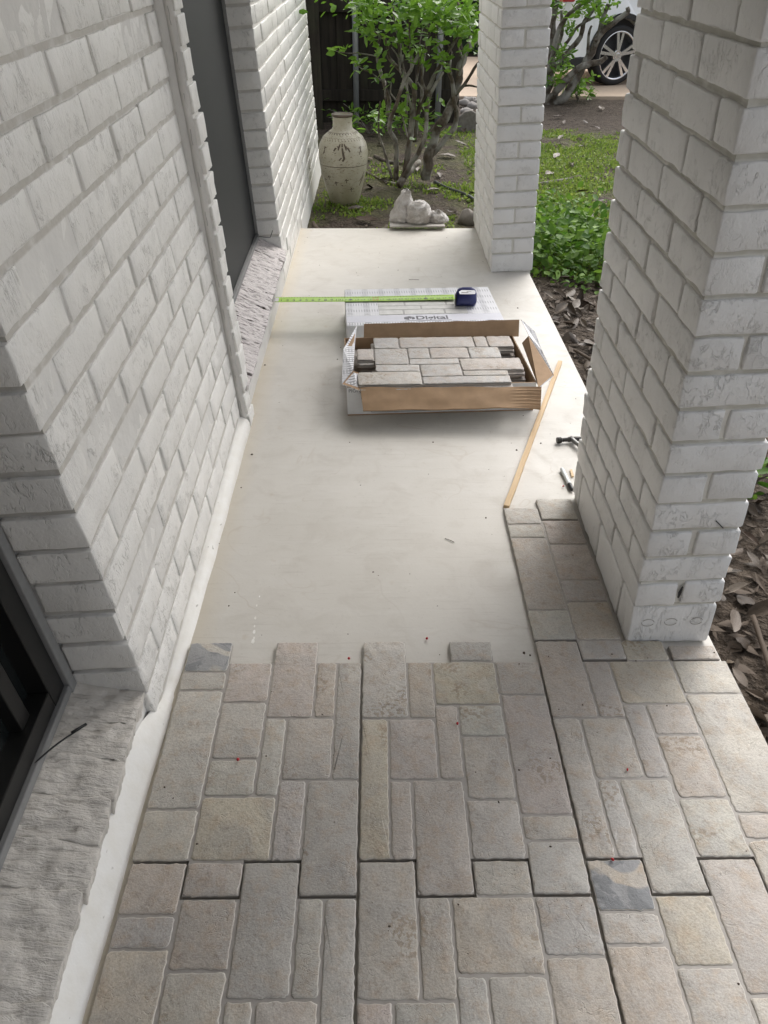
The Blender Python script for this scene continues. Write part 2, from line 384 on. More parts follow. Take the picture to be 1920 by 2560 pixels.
def dead_mat():
    t = NT('dry_fallen_leaf'); oi = t.n('ShaderNodeObjectInfo'); c = t.coord('Object', rnd=True)
    col = t.ramp(oi.outputs['Random'], [(0, (.04, .026, .015)), (.3, (.085, .06, .038)), (.55, (.14, .108, .075)), (.75, (.065, .036, .02)), (1, (.21, .175, .14))])
    n_ = t.noise(c, 45, 4); col = t.mix(1.0, col, t.ramp(n_, [(.3, .6), (.7, 1.15)]), 'MULTIPLY')
    return t.fin(col, .5, t.bump(n_, .4, .003), .4)
M['dead'] = dead_mat()
def bark_mat():
    t = NT('lichen_grey_bark'); c = t.coord('Object'); a = t.noise(c, 26, 5, .65); b = t.noise(c, 9, 3); d = t.noise(t.coord('Object', (60, 60, 14)), 1, 4)
    col = t.mix(t.ramp(a, [(.35, 0), (.65, 1)]), (.06, .047, .035), (.14, .115, .09)); col = t.mix(t.ramp(b, [(.44, 0), (.58, .8)]), col, (.30, .29, .255))
    return t.fin(col, .85, t.bump(d, .9, .008), .2)
M['bark'] = bark_mat()
M['twig'] = plain('dead_twig', (.10, .075, .055), .8, bump=.5)
def fence_mat():
    t = NT('weathered_dark_fence_board'); c = t.coord('Object', (25, 25, 1.6), rnd=True); g = t.noise(c, 1, 5, .65); n_ = t.noise(t.coord('Object', rnd=True), 5, 3)
    oi = t.n('ShaderNodeObjectInfo')
    col = t.mix(t.ramp(g, [(.3, 0), (.7, 1)]), (.020, .017, .013), (.050, .041, .031)); col = t.mix(t.ramp(n_, [(.5, 0), (.7, .5)]), col, (.045, .048, .028))
    col = t.mix(1.0, col, t.ramp(oi.outputs['Random'], [(0, .7), (1, 1.2)]), 'MULTIPLY')
    return t.fin(col, .85, t.bump(g, .6, .005), .2)
M['fence'] = fence_mat()
M['galv'] = plain('galvanised_pipe', (.42, .43, .44), .45, metallic=.5, vary=.2, bscale=12)
M['hose'] = plain('dark_green_hose_rubber', (.03, .034, .03), .4)
def vase_mat():
    t = NT('crackled_cream_glaze'); c = t.coord('Object'); a = t.noise(c, 14, 4); b = t.noise(t.coord('Object', (1, 1, 2.2)), 60, 4); d = t.noise(c, 5, 3)
    col = t.mix(t.ramp(a, [(.3, 0), (.7, 1)]), (.53, .50, .40), (.40, .37, .28)); col = t.mix(t.ramp(b, [(.57, 0), (.67, .7)]), col, (.20, .155, .10))
    sx = t.n('ShaderNodeSeparateXYZ'); t.l(c, sx.inputs[0])
    low = t.ramp(sx.outputs[2], [(.02, .75), (.24, .15)]); col = t.mix(t.math('MULTIPLY', low, t.ramp(d, [(.35, .3), (.6, 1)])), col, (.27, .245, .15))   # soil splash
    return t.fin(col, .32, t.bump(a, .15, .004), .5)
M['vase'] = vase_mat(); M['vase_ink'] = plain('brown_iron_glaze', (.12, .09, .065), .45, vary=.4, bscale=120)
def bag_mat():
    t = NT('cloudy_plastic_bag'); c = t.coord('Object', rnd=True); a = t.noise(c, 22, 5, .65, .8); b = t.noise(c, 60, 4, .6, 1.5)
    col = t.mix(t.ramp(a, [(.35, 0), (.65, 1)]), (.66, .64, .62), (.44, .40, .36))
    return t.fin(col, .18, t.bump(t.math('ADD', a, t.math('MULTIPLY', b, .8)), .9, .016), .6)
M['bag'] = bag_mat()
M['rock'] = plain('grey_field_stone', (.20, .18, .155), .85, bump=.8, bscale=40, vary=.35)
M['rock_pale'] = plain('pale_garden_stone', (.40, .37, .34), .85, bump=.6, bscale=40, vary=.3)
def carpaint():
    t = NT('white_car_paint'); t.b.inputs['Coat Weight'].default_value = .8; t.b.inputs['Coat Roughness'].default_value = .05
    return t.fin((.80, .81, .82), .3, None, .5)
M['car'] = carpaint(); M['rubber'] = plain('tyre_rubber', (.018, .018, .019), .75, bump=.3); M['cladding'] = plain('black_arch_cladding', (.02, .021, .022), .55)
M['alloy'] = plain('bright_alloy', (.72, .72, .73), .22, metallic=.9, vary=.05); M['brake'] = plain('dark_hub', (.03, .03, .032), .6)
M['tail'] = plain('red_tail_lens', (.45, .02, .03), .15, spec=.6)
M['hedge'] = leafmat('hedge_leaf', (.012, .028, .010), (.03, .06, .018), .6, .15)

# ------------------------------------------------------------------ brick meshes
def rough_box(name, l, d, h, mat, seed, nx=11, ny=5, nz=4, r=.0038, amp=.0014, rag=.0022, ridge=0):
    """a rounded, uneven brick block with its minimum corner at the origin (x length, y depth, z height)"""
    idx = {}; V = []; F = []
    def vid(i, j, k):
        key = (i, j, k)
        if key not in idx: idx[key] = len(V); V.append([l * i / nx, d * j / ny, h * k / nz])
        return idx[key]
    for i in range(nx):
        for k in range(nz):
            F.append((vid(i, 0, k), vid(i + 1, 0, k), vid(i + 1, 0, k + 1), vid(i, 0, k + 1)))
            F.append((vid(i, ny, k), vid(i, ny, k + 1), vid(i + 1, ny, k + 1), vid(i + 1, ny, k)))
        for j in range(ny):
            F.append((vid(i, j, 0), vid(i, j + 1, 0), vid(i + 1, j + 1, 0), vid(i + 1, j, 0)))
            F.append((vid(i, j, nz), vid(i + 1, j, nz), vid(i + 1, j + 1, nz), vid(i, j + 1, nz)))
    for j in range(ny):
        for k in range(nz):
            F.append((vid(0, j, k), vid(0, j, k + 1), vid(0, j + 1, k + 1), vid(0, j + 1, k)))
            F.append((vid(nx, j, k), vid(nx, j + 1, k), vid(nx, j + 1, k + 1), vid(nx, j, k + 1)))
    out = []
    for p in V:
        q = Vector(p)
        # keep a ring of vertices close to each edge
        for a, L in ((0, l), (1, d), (2, h)):
            n_ = (nx, ny, nz)[a]; t = q[a] / L
            if abs(t - 1 / n_) < 1e-5: q[a] = r * .9
            elif abs(t - (n_ - 1) / n_) < 1e-5: q[a] = L - r * .9
        c = Vector((min(max(q.x, r), l - r), min(max(q.y, r), d - r), min(max(q.z, r), h - r)))
        dv = q - c
        if dv.length > 1e-6: q = c + dv.normalized() * r
        s = Vector((seed * 3.1, seed * 1.7, seed * .9))
        nv = noise.noise_vector(q * 42 + s) * rag + noise.noise_vector(q * 150 + s) * (rag * .6)
        nn = noise.noise(q * 30 + s * 2) * amp
        q = q + nv * .8 + (dv.normalized() * nn if dv.length > 1e-6 else Vector((0, 0, 0)))
        if ridge and p[2] > h * .9: q.z += ridge * (noise.noise(Vector((q.x * 14, q.y * 75, seed * 2.3))) + .5 * noise.noise(Vector((q.x * 45, q.y * 120, seed))))
        out.append(tuple(q))
    me = bpy.data.meshes.new(name); me.from_pydata(out, [], F); me.materials.append(mat)
    me.polygons.foreach_set('use_smooth', [True] * len(F)); me.update(); return me

LEAN = (math.atan(.03), math.atan(-.0466), 0)     # the slab falls towards the yard, so plumb things lean in its frame
BL = .196                                          # brick length
def variants(prefix, l, d, h, mat, n, **kw): return [rough_box(prefix, l, d, h, mat, i + 1, **kw) for i in range(n)]
V_wall = variants('brick', .2, .1, .058, M['brick'], 8, r=.0026, amp=.0011)
V_far = variants('brick', .2, .1, .058, M['brick_far'], 7, r=.0028)
V_pil = variants('brick', .18, .084, .0545, M['brick_pillar'], 8)
CNT = {'b': 0}
def brick(parent, vs, base, x, y, z, lx, ly, lz, along='y', jit=.0015):
    """one brick whose box is lx*ly*lz at (x,y,z); 'along' is the axis its length runs on"""
    me = vs[CNT['b'] * 5 % len(vs) if random.random() < .5 else random.randrange(len(vs))]; CNT['b'] += 1
    j = lambda: random.uniform(-jit, jit)
    if along == 'x':
        return link('brick', me, parent, (x + j(), y + j(), z + j()), (0, 0, 0), (lx / base[0], ly / base[1], lz / base[2]))
    # rotate 90 deg about z: local x -> +y, local y -> -x
    return link('brick', me, parent, (x + lx + j(), y + j(), z + j()), (0, 0, R(90)), (ly / base[0], lx / base[1], lz / base[2]))
WB = (.2, .1, .058); PB = (.18, .084, .0545)

# ------------------------------------------------------------------ ground
def grid_axis(lo, a, b, hi, fine, growth=1.35):
    mid = list(np.arange(a, b + 1e-6, fine)); out = []; st = fine; x = a
    while x > lo: st *= growth; x -= st; out.append(x)
    out = out[::-1] + mid; st = fine; x = mid[-1]
    while x < hi: st *= growth; x += st; out.append(x)
    return np.array(out)
GX = grid_axis(-80, -.9, 3.4, 90, .04); GY = grid_axis(-60, -.8, 9.0, 160, .04)
def gz(x, y):
    return -.085 + .018 * noise.noise(Vector((x * 1.3, y * 1.3, 0))) + .010 * noise.noise(Vector((x * 5, y * 5, 3))) + .006 * noise.noise(Vector((x * 17, y * 17, 7)))
XX, YY = np.meshgrid(GX, GY)
ZZ = np.array([[gz(x, y) if (-1.2 < x < 3.8 and -1.2 < y < 9.4) else -.09 for x in GX] for y in GY])
nyg, nxg = XX.shape; ids = np.arange(nyg * nxg).reshape(nyg, nxg)
F = np.stack([ids[:-1, :-1], ids[:-1, 1:], ids[1:, 1:], ids[1:, :-1]], -1).reshape(-1, 4)
ground = link('ground', npmesh('ground', np.stack([XX, YY, ZZ], -1).reshape(-1, 3), F, M['soil'], True)); tag(ground, kind='structure')

b = MB(); b.box((-.43, -4.5, -.32), (.742, 3.585, -.011))
porch = b.build('porch_floor', M['slab'], bevel=.006); tag(porch, kind='structure')
b = MB(); b.box((-25, 8.95, -.25), (40, 13.4, -.045)); o = b.build('driveway', M['drive'], bevel=.01); tag(o, kind='structure')
b = MB(); b.box((1.35, -9, -.25), (5.5, -.55, -.06)); o = b.build('bounce_slab', M['slab'], bevel=.01); tag(o, kind='structure')  # unseen pale slab, added to bounce light onto the near pillar front
b = MB(); b.box((-3.2, -3.6, 2.32), (1.05, 3.45, 2.45)); b.box((1.02, -3.6, 2.20), (1.05, 3.45, 2.318))
o = b.build('ceiling', M['ceil']); tag(o, kind='structure')  # unseen porch ceiling, its reach set to shape the light
b = MB(); b.box((-3.2, -1.75, -.3), (.30, -1.6, 2.315)); o = b.build('back_wall', M['rear_blocker']); tag(o, kind='structure')  # unseen wall, added behind the camera to hold back light

# ------------------------------------------------------------------ near house wall
XN = -.382; PIT = .0690
wall = empty('brick_wall', (XN, .9, 0), (LEAN[0], LEAN[1] - .024, 0), 'white painted brick house wall between the two low windows, beside the bare porch floor', 'wall')
# local frame: x = out of the wall (0 = brick face), y relative to .9
def courses(n0=0): return n0
Y0, Y1 = .28 - .9, 1.40 - .9
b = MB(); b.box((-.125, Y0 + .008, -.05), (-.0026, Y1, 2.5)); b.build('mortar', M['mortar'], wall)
for k in range(22):
    z = .030 + PIT * k; h = PIT - .0105
    off = (0 if k % 2 == 0 else .105) + random.uniform(-.012, .012)
    y = Y0 + (0 if k % 2 == 0 else 0); first = True
    yy = Y0
    while yy < Y1 - .03:
        ln = .196 + random.uniform(-.012, .01)
        if first: ln = .196 if k % 2 == 0 else .095; first = False
        if yy + ln > Y1 - .04: ln = Y1 - yy - .004
        e = random.uniform(-.004, .004) if yy == Y0 else 0
        brick(wall, V_wall, WB, -.118 + random.uniform(-.002, .0025), yy + e, z, .118, ln - e, h)
        yy += ln + .0095
# plinth: sloped white foundation ledge running below wall and window sill
def plinth(parent, ya, yb, x0=-.02, top=.045, out=.042, name='foundation_ledge'):
    n = max(8, int((yb - ya) / .03)); V = []; Fq = []
    pf = lambda tp: [(x0, tp), (x0 + .006, tp * .92), (x0 + (out - x0) * .55, tp * .5), (x0 + (out - x0) * .85, tp * .12), (out, -.010), (out, -.06), (x0, -.06)]
    m_ = 7; x00 = x0
    for i in range(n + 1):
        y = ya + (yb - ya) * i / n
        x0 = x00 - .013 * min(1, max(0, (top(y) - .012) / .063))
        for px, pz in pf(top(y)):
            q = noise.noise(Vector((y * 14, px * 60, pz * 60))) * .002
            V.append((px + q, y, pz + q))
    for i in range(n):
        for j in range(m_ - 1):
            Fq.append((i * m_ + j, i * m_ + j + 1, (i + 1) * m_ + j + 1, (i + 1) * m_ + j))
    o = link(name, npmesh(name, V, Fq, M['plinth'], True), parent); return o
plinth(wall, -3.1, Y1 + .002, x0=-.004, top=lambda y: .014 + .061 * min(1, max(0, (Y0 + .06 - y) / .14)), out=.0225)
# wall below the near window (brick up to the sill, mostly smeared with paint)
b = MB(); b.box((-.12, -3.1, -.05), (-.016, Y0 + .004, .088)); b.build('sill_wall', M['smooth_mortar'], wall)
# near window sill: sloped row of bricks on edge
def sill_row(wallobj, ya, yb, xin, zin, xout, zout, mat, pitch=.072, thick=.058):
    L = math.hypot(xout - xin, zout - zin); ang = math.atan2(zout - zin, xout - xin)
    b = MB(); b.add([(xin, ya, zin - .012), (xout - .012, ya, zout - .012), (xout - .012, yb, zout - .012), (xin, yb, zin - .012),
                     (xin, ya, zin - .05), (xout - .012, ya, zout - .05), (xout - .012, yb, zout - .05), (xin, yb, zin - .05)],
                    [(0, 1, 2, 3), (7, 6, 5, 4), (0, 4, 5, 1), (1, 5, 6, 2), (2, 6, 7, 3), (3, 7, 4, 0)])
    parent = b.build('window_sill', M['smooth_mortar'], wallobj)
    vs = [rough_box('brick', L, pitch + .002, thick, mat, 20 + i, nx=22, ny=14, nz=3, r=.002, amp=.001, rag=.0045, ridge=.0032) for i in range(6)]
    y = yb - pitch
    while y > ya - pitch:
        me = random.choice(vs)
        link('brick', me, parent, (xin + math.sin(ang) * thick + random.uniform(-.004, .004), y + .0005, zin - math.cos(ang) * thick + random.uniform(-.0012, .0012)), (0, -ang, 0))
        y -= pitch
sill_row(wall, -2.0 - .9, Y0 - .004, -.132, .140, -.001, .102, M['sill'])
# near window
wx = -.118
b = MB(); b.box((wx - .012, Y0 - .026, .136), (wx + .004, Y0 - .004, 2.1)); b.box((wx - .012, -3.0, .142), (wx + .004, Y0 - .026, .158))
win = b.build('window', M['alu'], wall, bevel=.002)
b = MB(); b.box((wx - .05, Y0 - .072, .158), (wx - .004, Y0 - .027, 2.1)); b.box((wx - .05, -3.0, .159), (wx - .004, Y0 - .073, .196))
b.box((wx - .044, Y0 - .15, .197), (wx - .018, Y0 - .118, 2.1))
b.build('frame', M['frame_dark'], win, bevel=.002)
b = MB(); b.box((wx - .046, -3.0, .19), (wx - .040, Y0 - .07, 2.1)); b.build('pane', M['glass'], win)
b = MB(); b.box((wx - .4, -3.05, .1), (wx - .05, Y0 + .1, 2.15)); b.build('room_shade', M['frame_dark'], win)
b = MB(); b.tube(smooth_path([(-.135, -.82, .150), (-.115, -.795, .158), (-.095, -.765, .156), (-.076, -.735, .147), (-.07, -.724, .144)], 4), .0016, 6); b.tube([(-.082, -.742, .151), (-.067, -.72, .143)], .0028, 6)
b.build('cable', M['black'], wall, smooth=True)

# ------------------------------------------------------------------ far house wall with pilaster and screened window
XF = -.375
fw = empty('brick_wall', (XF, 2.7, 0), LEAN, 'bright white painted brick wall around the dark screened window, behind the glazed vase', 'wall')
yo = 2.7
PA, PB_, WA, WE = 1.40 - yo, 1.492 - yo, 2.70 - yo, 5.25 - yo
b = MB(); b.box((-.3, WA + .007, -.05), (-.004, WE - .004, 2.6)); b.box((-.2, PA + .014, -.06), (.006, PB_ - .007, 2.6))
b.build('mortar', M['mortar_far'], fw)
for k in range(21):
    z = .070 + PIT * k - .0690; h = PIT - .0105
    if k == 0: z = .004; h = .058
    # pilaster header
    brick(fw, V_wall, WB, -.092 + random.uniform(-.003, .003), PA + .010, z, .105, PB_ - PA - .010 + random.uniform(-.004, .005), h)
    # right of the window
    yy = WA; first = True
    while yy < WE - .03:
        ln = .196 + random.uniform(-.012, .01)
        if first: ln = .2 if k % 2 else .1; first = False
        if yy + ln > WE - .04: ln = WE - yy
        dep = .1
        brick(fw, V_far, WB, -dep + random.uniform(-.002, .002), yy, z, dep, ln, h)
        yy += ln + .0095
# pilaster's smooth jamb strips facing the viewer
def strip(parent, xa, xb, ya, yb, z1, seed):
    n = 60; V = []; Fq = []
    for i in range(n + 1):
        z = -.03 + (z1 + .03) * i / n
        q = noise.noise(Vector((seed, z * 16, 0))) * .0025
        V += [(xa + q, yb, z), (xa + q, ya + q, z), (xb + q, ya - q * .5, z), (xb + q, yb, z)]
    for i in range(n):
        for j in range(3): Fq.append((4 * i + j, 4 * i + j + 1, 4 * i + 5 + j, 4 * i + 4 + j))
    return link('mortar_strip', npmesh('mortar_strip', V, Fq, M['smooth_mortar'], False), parent)
strip(fw, -.060, -.012, PA - .002, PA + .03, 2.3, 3.3)
strip(fw, -.0125, .0065, PA + .004, PA + .03, 2.3, 8.1)
for k in range(12):                                              # short cracks in the jamb mortar
    z = .1 + .09 * k + random.uniform(-.02, .02)
    b = MB(); b.tube([(-.0035 + random.uniform(-.001, .001), PA + .0045, z + .012 * i) for i in range(4)], .0011, 5); tag(b.build('crack', M['print_joint'], fw))
# low wall and sill below the screened window
b = MB(); b.box((-.2, PB_ - .005, -.05), (-.004, WA + .006, .128)); b.build('sill_wall', M['smooth_mortar'], fw)
sill_row(fw, PB_ + .004, WA - .004, -.108, .203, .022, .140, M['sill_far'], pitch=.073)
b = MB(); b.box((-.104, PB_ - .01, .196), (-.090, WA + .004, .214)); b.box((-.104, WA - .004, .2145), (-.0915, WA + .012, 2.2)); win2 = b.build('window', M['alu'], fw, bevel=.0015)
b = MB(); b.box((-.112, PB_ - .03, .2), (-.1045, WA + .02, 2.2)); b.build('screen', M['screen'], win2)
b = MB(); b.box((-.28, PB_ - .03, .19), (-.13, WA + .0, 2.2)); b.build('room_shade', M['frame_dark'], win2)
b = MB(); pts = []
for i in range(13):
    t = i / 12; pts.append((-.094 + .075 * t, WA - .03 - .05 * math.sin(math.pi * t * .9) - .015 * t, .214 + .012 * math.sin(math.pi * t) + (.03 * max(0, t - .85) / .15)))
b.tube(pts, .0014, 6); b.build('cable', M['black'], fw, smooth=True)
b = MB(); b.box((-.3, 3.6 - yo, -.5), (.002, WE + .01, .002)); b.build('foundation', M['plinth'], fw, bevel=.003)
# corner board at the far end of the wall
b = MB(); b.box((-.10, WE + .006, -.3), (-.02, WE + .05, 2.3)); b.build('corner_trim', M['fence'], fw)

# house body so that no light leaks through from behind
# ------------------------------------------------------------------ pillars
def pillar(root, wx_, wy_, zs, seed, mm='mortar_pillar'):
    random.seed(seed)
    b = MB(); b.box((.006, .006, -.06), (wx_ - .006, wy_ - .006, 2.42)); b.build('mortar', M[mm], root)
    g = .0085
    for k in range(len(zs) - 1):
        z = zs[k]; h = zs[k + 1] - z - g; bd = (wx_ - g) / 2
        rows = []
        if k % 2 == 0:
            brick(root, V_pil, PB, 0, 0, z, wx_, bd, h, 'x', .002)
            y = bd + g
        else:
            y = 0
        sp = random.uniform(-.02, .02)
        while y < wy_ - .02:
            ln = .182 + random.uniform(-.012, .012)
            if y + ln > wy_ - .055: ln = wy_ - y
            for s in (0, 1):
                d_ = random.uniform(-.003, .003) if y > 0 else 0
                brick(root, V_pil, PB, s * (bd + g), y + d_, z, bd, ln - d_, h, 'y', .0018)
            y += ln + g
zs1 = [-.012, .102] + [.102 + .0648 * i for i in range(1, 20)]
p1 = empty('brick_pillar', (.555, .477, 0), LEAN, 'near white painted brick pillar standing on the right edge of the porch', 'pillar')
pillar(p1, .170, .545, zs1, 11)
fb = MB()
for x in (.035, .082, .134):                                       # three frog rings on the lowest brick
    for a0, a1 in ((.2, 2.6), (3.0, 5.9)):
        fb.tube([(x + .0125 * math.cos(a0 + (a1 - a0) * i / 14), -.0012, .052 + .0095 * math.sin(a0 + (a1 - a0) * i / 14)) for i in range(15)], .0007, 5)
fb.build('frog_rings', M['rock_pale'], p1, smooth=True)
cr = MB(); cr.tube([(.116, -.001, .315), (.124, -.002, .307), (.133, -.001, .297)], .0011, 5); cr.build('twig', M['black'], p1)
cr = MB(); cr.tube([(.084, -.0005, .121), (.0845, -.001, .135), (.087, -.0005, .150)], [.002, .003, .0015], 6); cr.build('crack', M['black'], p1)
zs2 = [-.012, .0745] + [.0745 + .0674 * i for i in range(1, 19)]
p2 = empty('brick_pillar', (.562, 2.857, 0), LEAN, 'far white painted brick pillar at the end of the porch beside the grass', 'pillar')
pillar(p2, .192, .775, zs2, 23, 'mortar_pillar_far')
random.seed(99)

# ------------------------------------------------------------------ floor tiles
W_, L_, E_ = .36, .479, .057
MOLD_A = [(0, .0895, .398, .479), (0, .0895, .350, .396), (0, .0905, .092, .348), (0, .0905, 0, .090), (.0925, .1785, .320, .421), (.0925, .1785, .191, .318),
          (.0925, .1785, .116, .189), (.181, .221, .116, .280), (.181, .269, .282, .479), (.271, .310, .282, .421), (.312, .36, .147, .421), (.223, .310, .147, .280),
          (.0925, .219, .0, .114), (.0915, .1795, -.057, -.002), (.221, .268, 0, .145), (.270, .36, -.057, .145)]
MOLD_B = [(0, .089, .279, .479), (.091, .141, .279, .421), (.143, .269, .311, .421), (.181, .269, .423, .479), (.271, .36, .335, .421), (0, .05, 0, .277),
          (.052, .138, .146, .277), (.140, .183, .146, .309), (.185, .269, .238, .309), (.185, .269, .107, .236), (.271, .36, .077, .333), (.052, .0885, 0, .144),
          (.0915, .1795, -.057, .144), (.182, .269, 0, .105), (.271, .36, .031, .075), (.271, .36, -.057, .029)]
PAL = [(.472, .438, .39), (.46, .434, .396), (.472, .42, .37), (.486, .46, .42), (.462, .41, .36), (.476, .44, .386), (.435, .41, .38), (.482, .46, .42), (.455, .406, .354), (.468, .436, .392), (.445, .404, .36)]
YEL = (.482, .436, .35)
def outline(w=W_, e=E_, L=L_, g=.0016):
    q = w / 4
    top = []
    for i in range(4):
        x0, x1 = i * q, (i + 1) * q; yt = L if i % 2 == 0 else L - e
        top += [(x0 + (g if i % 2 == 0 else -g), yt - g), (x1 - (g if i % 2 == 0 else -g), yt - g)]
    bot = []
    for i in (3, 2, 1, 0):
        x0, x1 = i * q, (i + 1) * q; yb = 0 if i % 2 == 0 else -e
        bot += [(x1 - (g if i % 2 else -g), yb + g), (x0 + (g if i % 2 else -g), yb + g)]
    top[0] = (g, top[0][1]); top[-1] = (w - g, top[-1][1]); bot[0] = (w - g, bot[0][1]); bot[-1] = (g, bot[-1][1])
    return (top + bot)[::-1]
def stone_mesh(x0, x1, y0, y1, mat, zb=-.0024, zt=0.0, gap=.0010):
    """one moulded stone: uneven outline, soft arris, slightly domed top"""
    x0 += gap; x1 -= gap; y0 += gap; y1 -= gap
    st = .0062; pts = []
    def side(a, c):
        n = max(2, int(math.hypot(c[0] - a[0], c[1] - a[1]) / st))
        return [(a[0] + (c[0] - a[0]) * i / n, a[1] + (c[1] - a[1]) * i / n) for i in range(n)]
    c_ = .0035
    cor = [(x0 + c_, y0), (x1 - c_, y0), (x1, y0 + c_), (x1, y1 - c_), (x1 - c_, y1), (x0 + c_, y1), (x0, y1 - c_), (x0, y0 + c_)]
    for i in range(8): pts += side(cor[i], cor[(i + 1) % 8])
    cx, cy = (x0 + x1) / 2, (y0 + y1) / 2; sd_ = random.uniform(0, 100); n = len(pts)
    rings = []
    hx, hy = (x1 - x0) / 2, (y1 - y0) / 2
    for inset, z in ((0, zb), (.0006, zb + .0013), (.0014, zt - .0003), (.0028, zt)):
        ring = []
        for (x, y) in pts:
            q = noise.noise(Vector((x * 95 + sd_, y * 95, 0))) * .0016 + noise.noise(Vector((x * 270, y * 270 + sd_, 5))) * .0019
            dx, dy = x - cx, y - cy
            k = 1 if inset == 0 else 1
            sx = (abs(dx) - inset + q * k) / max(abs(dx), 1e-6) if abs(dx) > hx * .6 else 1 - (inset - q) / hx * .5 * abs(dx) / hx
            sy = (abs(dy) - inset + q * k) / max(abs(dy), 1e-6) if abs(dy) > hy * .6 else 1 - (inset - q) / hy * .5 * abs(dy) / hy
            zz = z + (noise.noise(Vector((x * 40 + sd_, y * 40, 9))) * .0007 if z > zb + .001 else 0)
            ring.append((cx + dx * max(sx, .2), cy + dy * max(sy, .2), zz))
        rings.append(ring)
    m_ = MB(); vs = sum(rings, []); fs = []; mis = []
    for r_ in range(3):
        for i in range(n): fs.append((r_ * n + i, r_ * n + (i + 1) % n, (r_ + 1) * n + (i + 1) % n, (r_ + 1) * n + i)); mis.append(1 if r_ == 1 else 0)
    vs.append((cx, cy, zt + .0004)); c0 = len(vs) - 1
    for i in range(n): fs.append((3 * n + i, 3 * n + (i + 1) % n, c0)); mis.append(0)
    m_.add(vs, fs); m_.mi = mis; return m_.mesh('stone', [mat, M['chip']], True)
def tile(mold, loc, rotz, label, slate=(), yellow=(), keep=None, clip=None, poly=None, group='interlocking stone-look floor tiles', tint=1.0):
    t = empty('floor_tile', loc, (0, 0, rotz), label, 'floor tile', group); t.scale = (.9935, .995, 1)
    b = MB(); b.prism(poly or outline(), -.0108, -.0019); b.build('tile_body', [M['grout']], t)
    for i, (xa, xb, ya, yb) in enumerate(mold):
        if keep is not None and i not in keep: continue
        o = link('stone', stone_mesh(xa, xb, ya, yb, M['stone_slate'] if i in slate else M['stone']), t)
        c = YEL if i in yellow else random.choice(PAL); v = random.uniform(.95, 1.05) * tint
        o.color = (c[0] * v, c[1] * v * random.uniform(.985, 1.01), c[2] * v * random.uniform(.96, 1.02), 1)
    return t
def gridtile(mold, cx, cy, *a, **k): return tile(mold, (cx * .36 + .0012, cy * L_ + .001, 0), 0, *a, **k)
MOLD_BE = [(a, .3835 if b_ == .36 else b_, c, d) for a, b_, c, d in MOLD_B]; MOLD_AE = [(a, .3835 if b_ == .36 else b_, c, d) for a, b_, c, d in MOLD_A]
EDGE = [(.3835 if abs(x - (W_ - .0016)) < 1e-6 else x, y) for x, y in outline()]
gridtile(MOLD_A, -1, 0, 'stone-look floor tile against the left wall with a dark grey stone at its far corner', slate=(0,), yellow=(12,))
gridtile(MOLD_B, 0, 0, 'stone-look floor tile in the middle, its far edge ending at the bare concrete', yellow=(2, 5))
gridtile(MOLD_BE, 1, 0, 'stone-look floor tile in front of the near brick pillar with a large yellow-beige stone', yellow=(2, 3), poly=EDGE)
gridtile(MOLD_A, -1, -1, 'stone-look floor tile in the bottom left corner below the near window sill', yellow=(2,))
gridtile(MOLD_B, 0, -1, 'stone-look floor tile at the bottom middle of the photo with a big square pale stone')
gridtile(MOLD_AE, 1, -1, 'stone-look floor tile at the bottom right with a blue-grey slate corner stone', slate=(0,), yellow=(4,), poly=EDGE)
# cut strip beside the pillar: left half of a mould A panel
STRIP = [(0, .0895, .408, .479), (0, .0895, .352, .403), (0, .0905, .092, .349), (0, .0905, .001, .090), (.0925, .187, .325, .423), (.0925, .187, .192, .322),
         (.0925, .187, .118, .189), (.0925, .187, .0, .116), (.0915, .183, -.055, -.002)]
tile(STRIP, (.3608, L_ + .0016, 0), 0, 'narrow cut strip of stone-look tile along the left side of the near brick pillar',
     poly=[(.0016, .479), (.0016, .0016), (.0905, .0016), (.0915, -.055), (.183, -.055), (.188, .423), (.0905, .423), (.0895, .479)])
tile([(0, .095, 0, .092)], (.4528, .906, 0), 0, 'small cut stone-look tile piece at the far end of the pillar strip', poly=[(.001, .001), (.094, .001), (.094, .091), (.001, .091)])
tile([(0, .097, 0, .040)], (.637, .423, 0), 0, 'small cut sliver of grey stone-look tile against the front foot of the near pillar', poly=[(.001, .001), (.096, .001), (.096, .039), (.001, .039)])

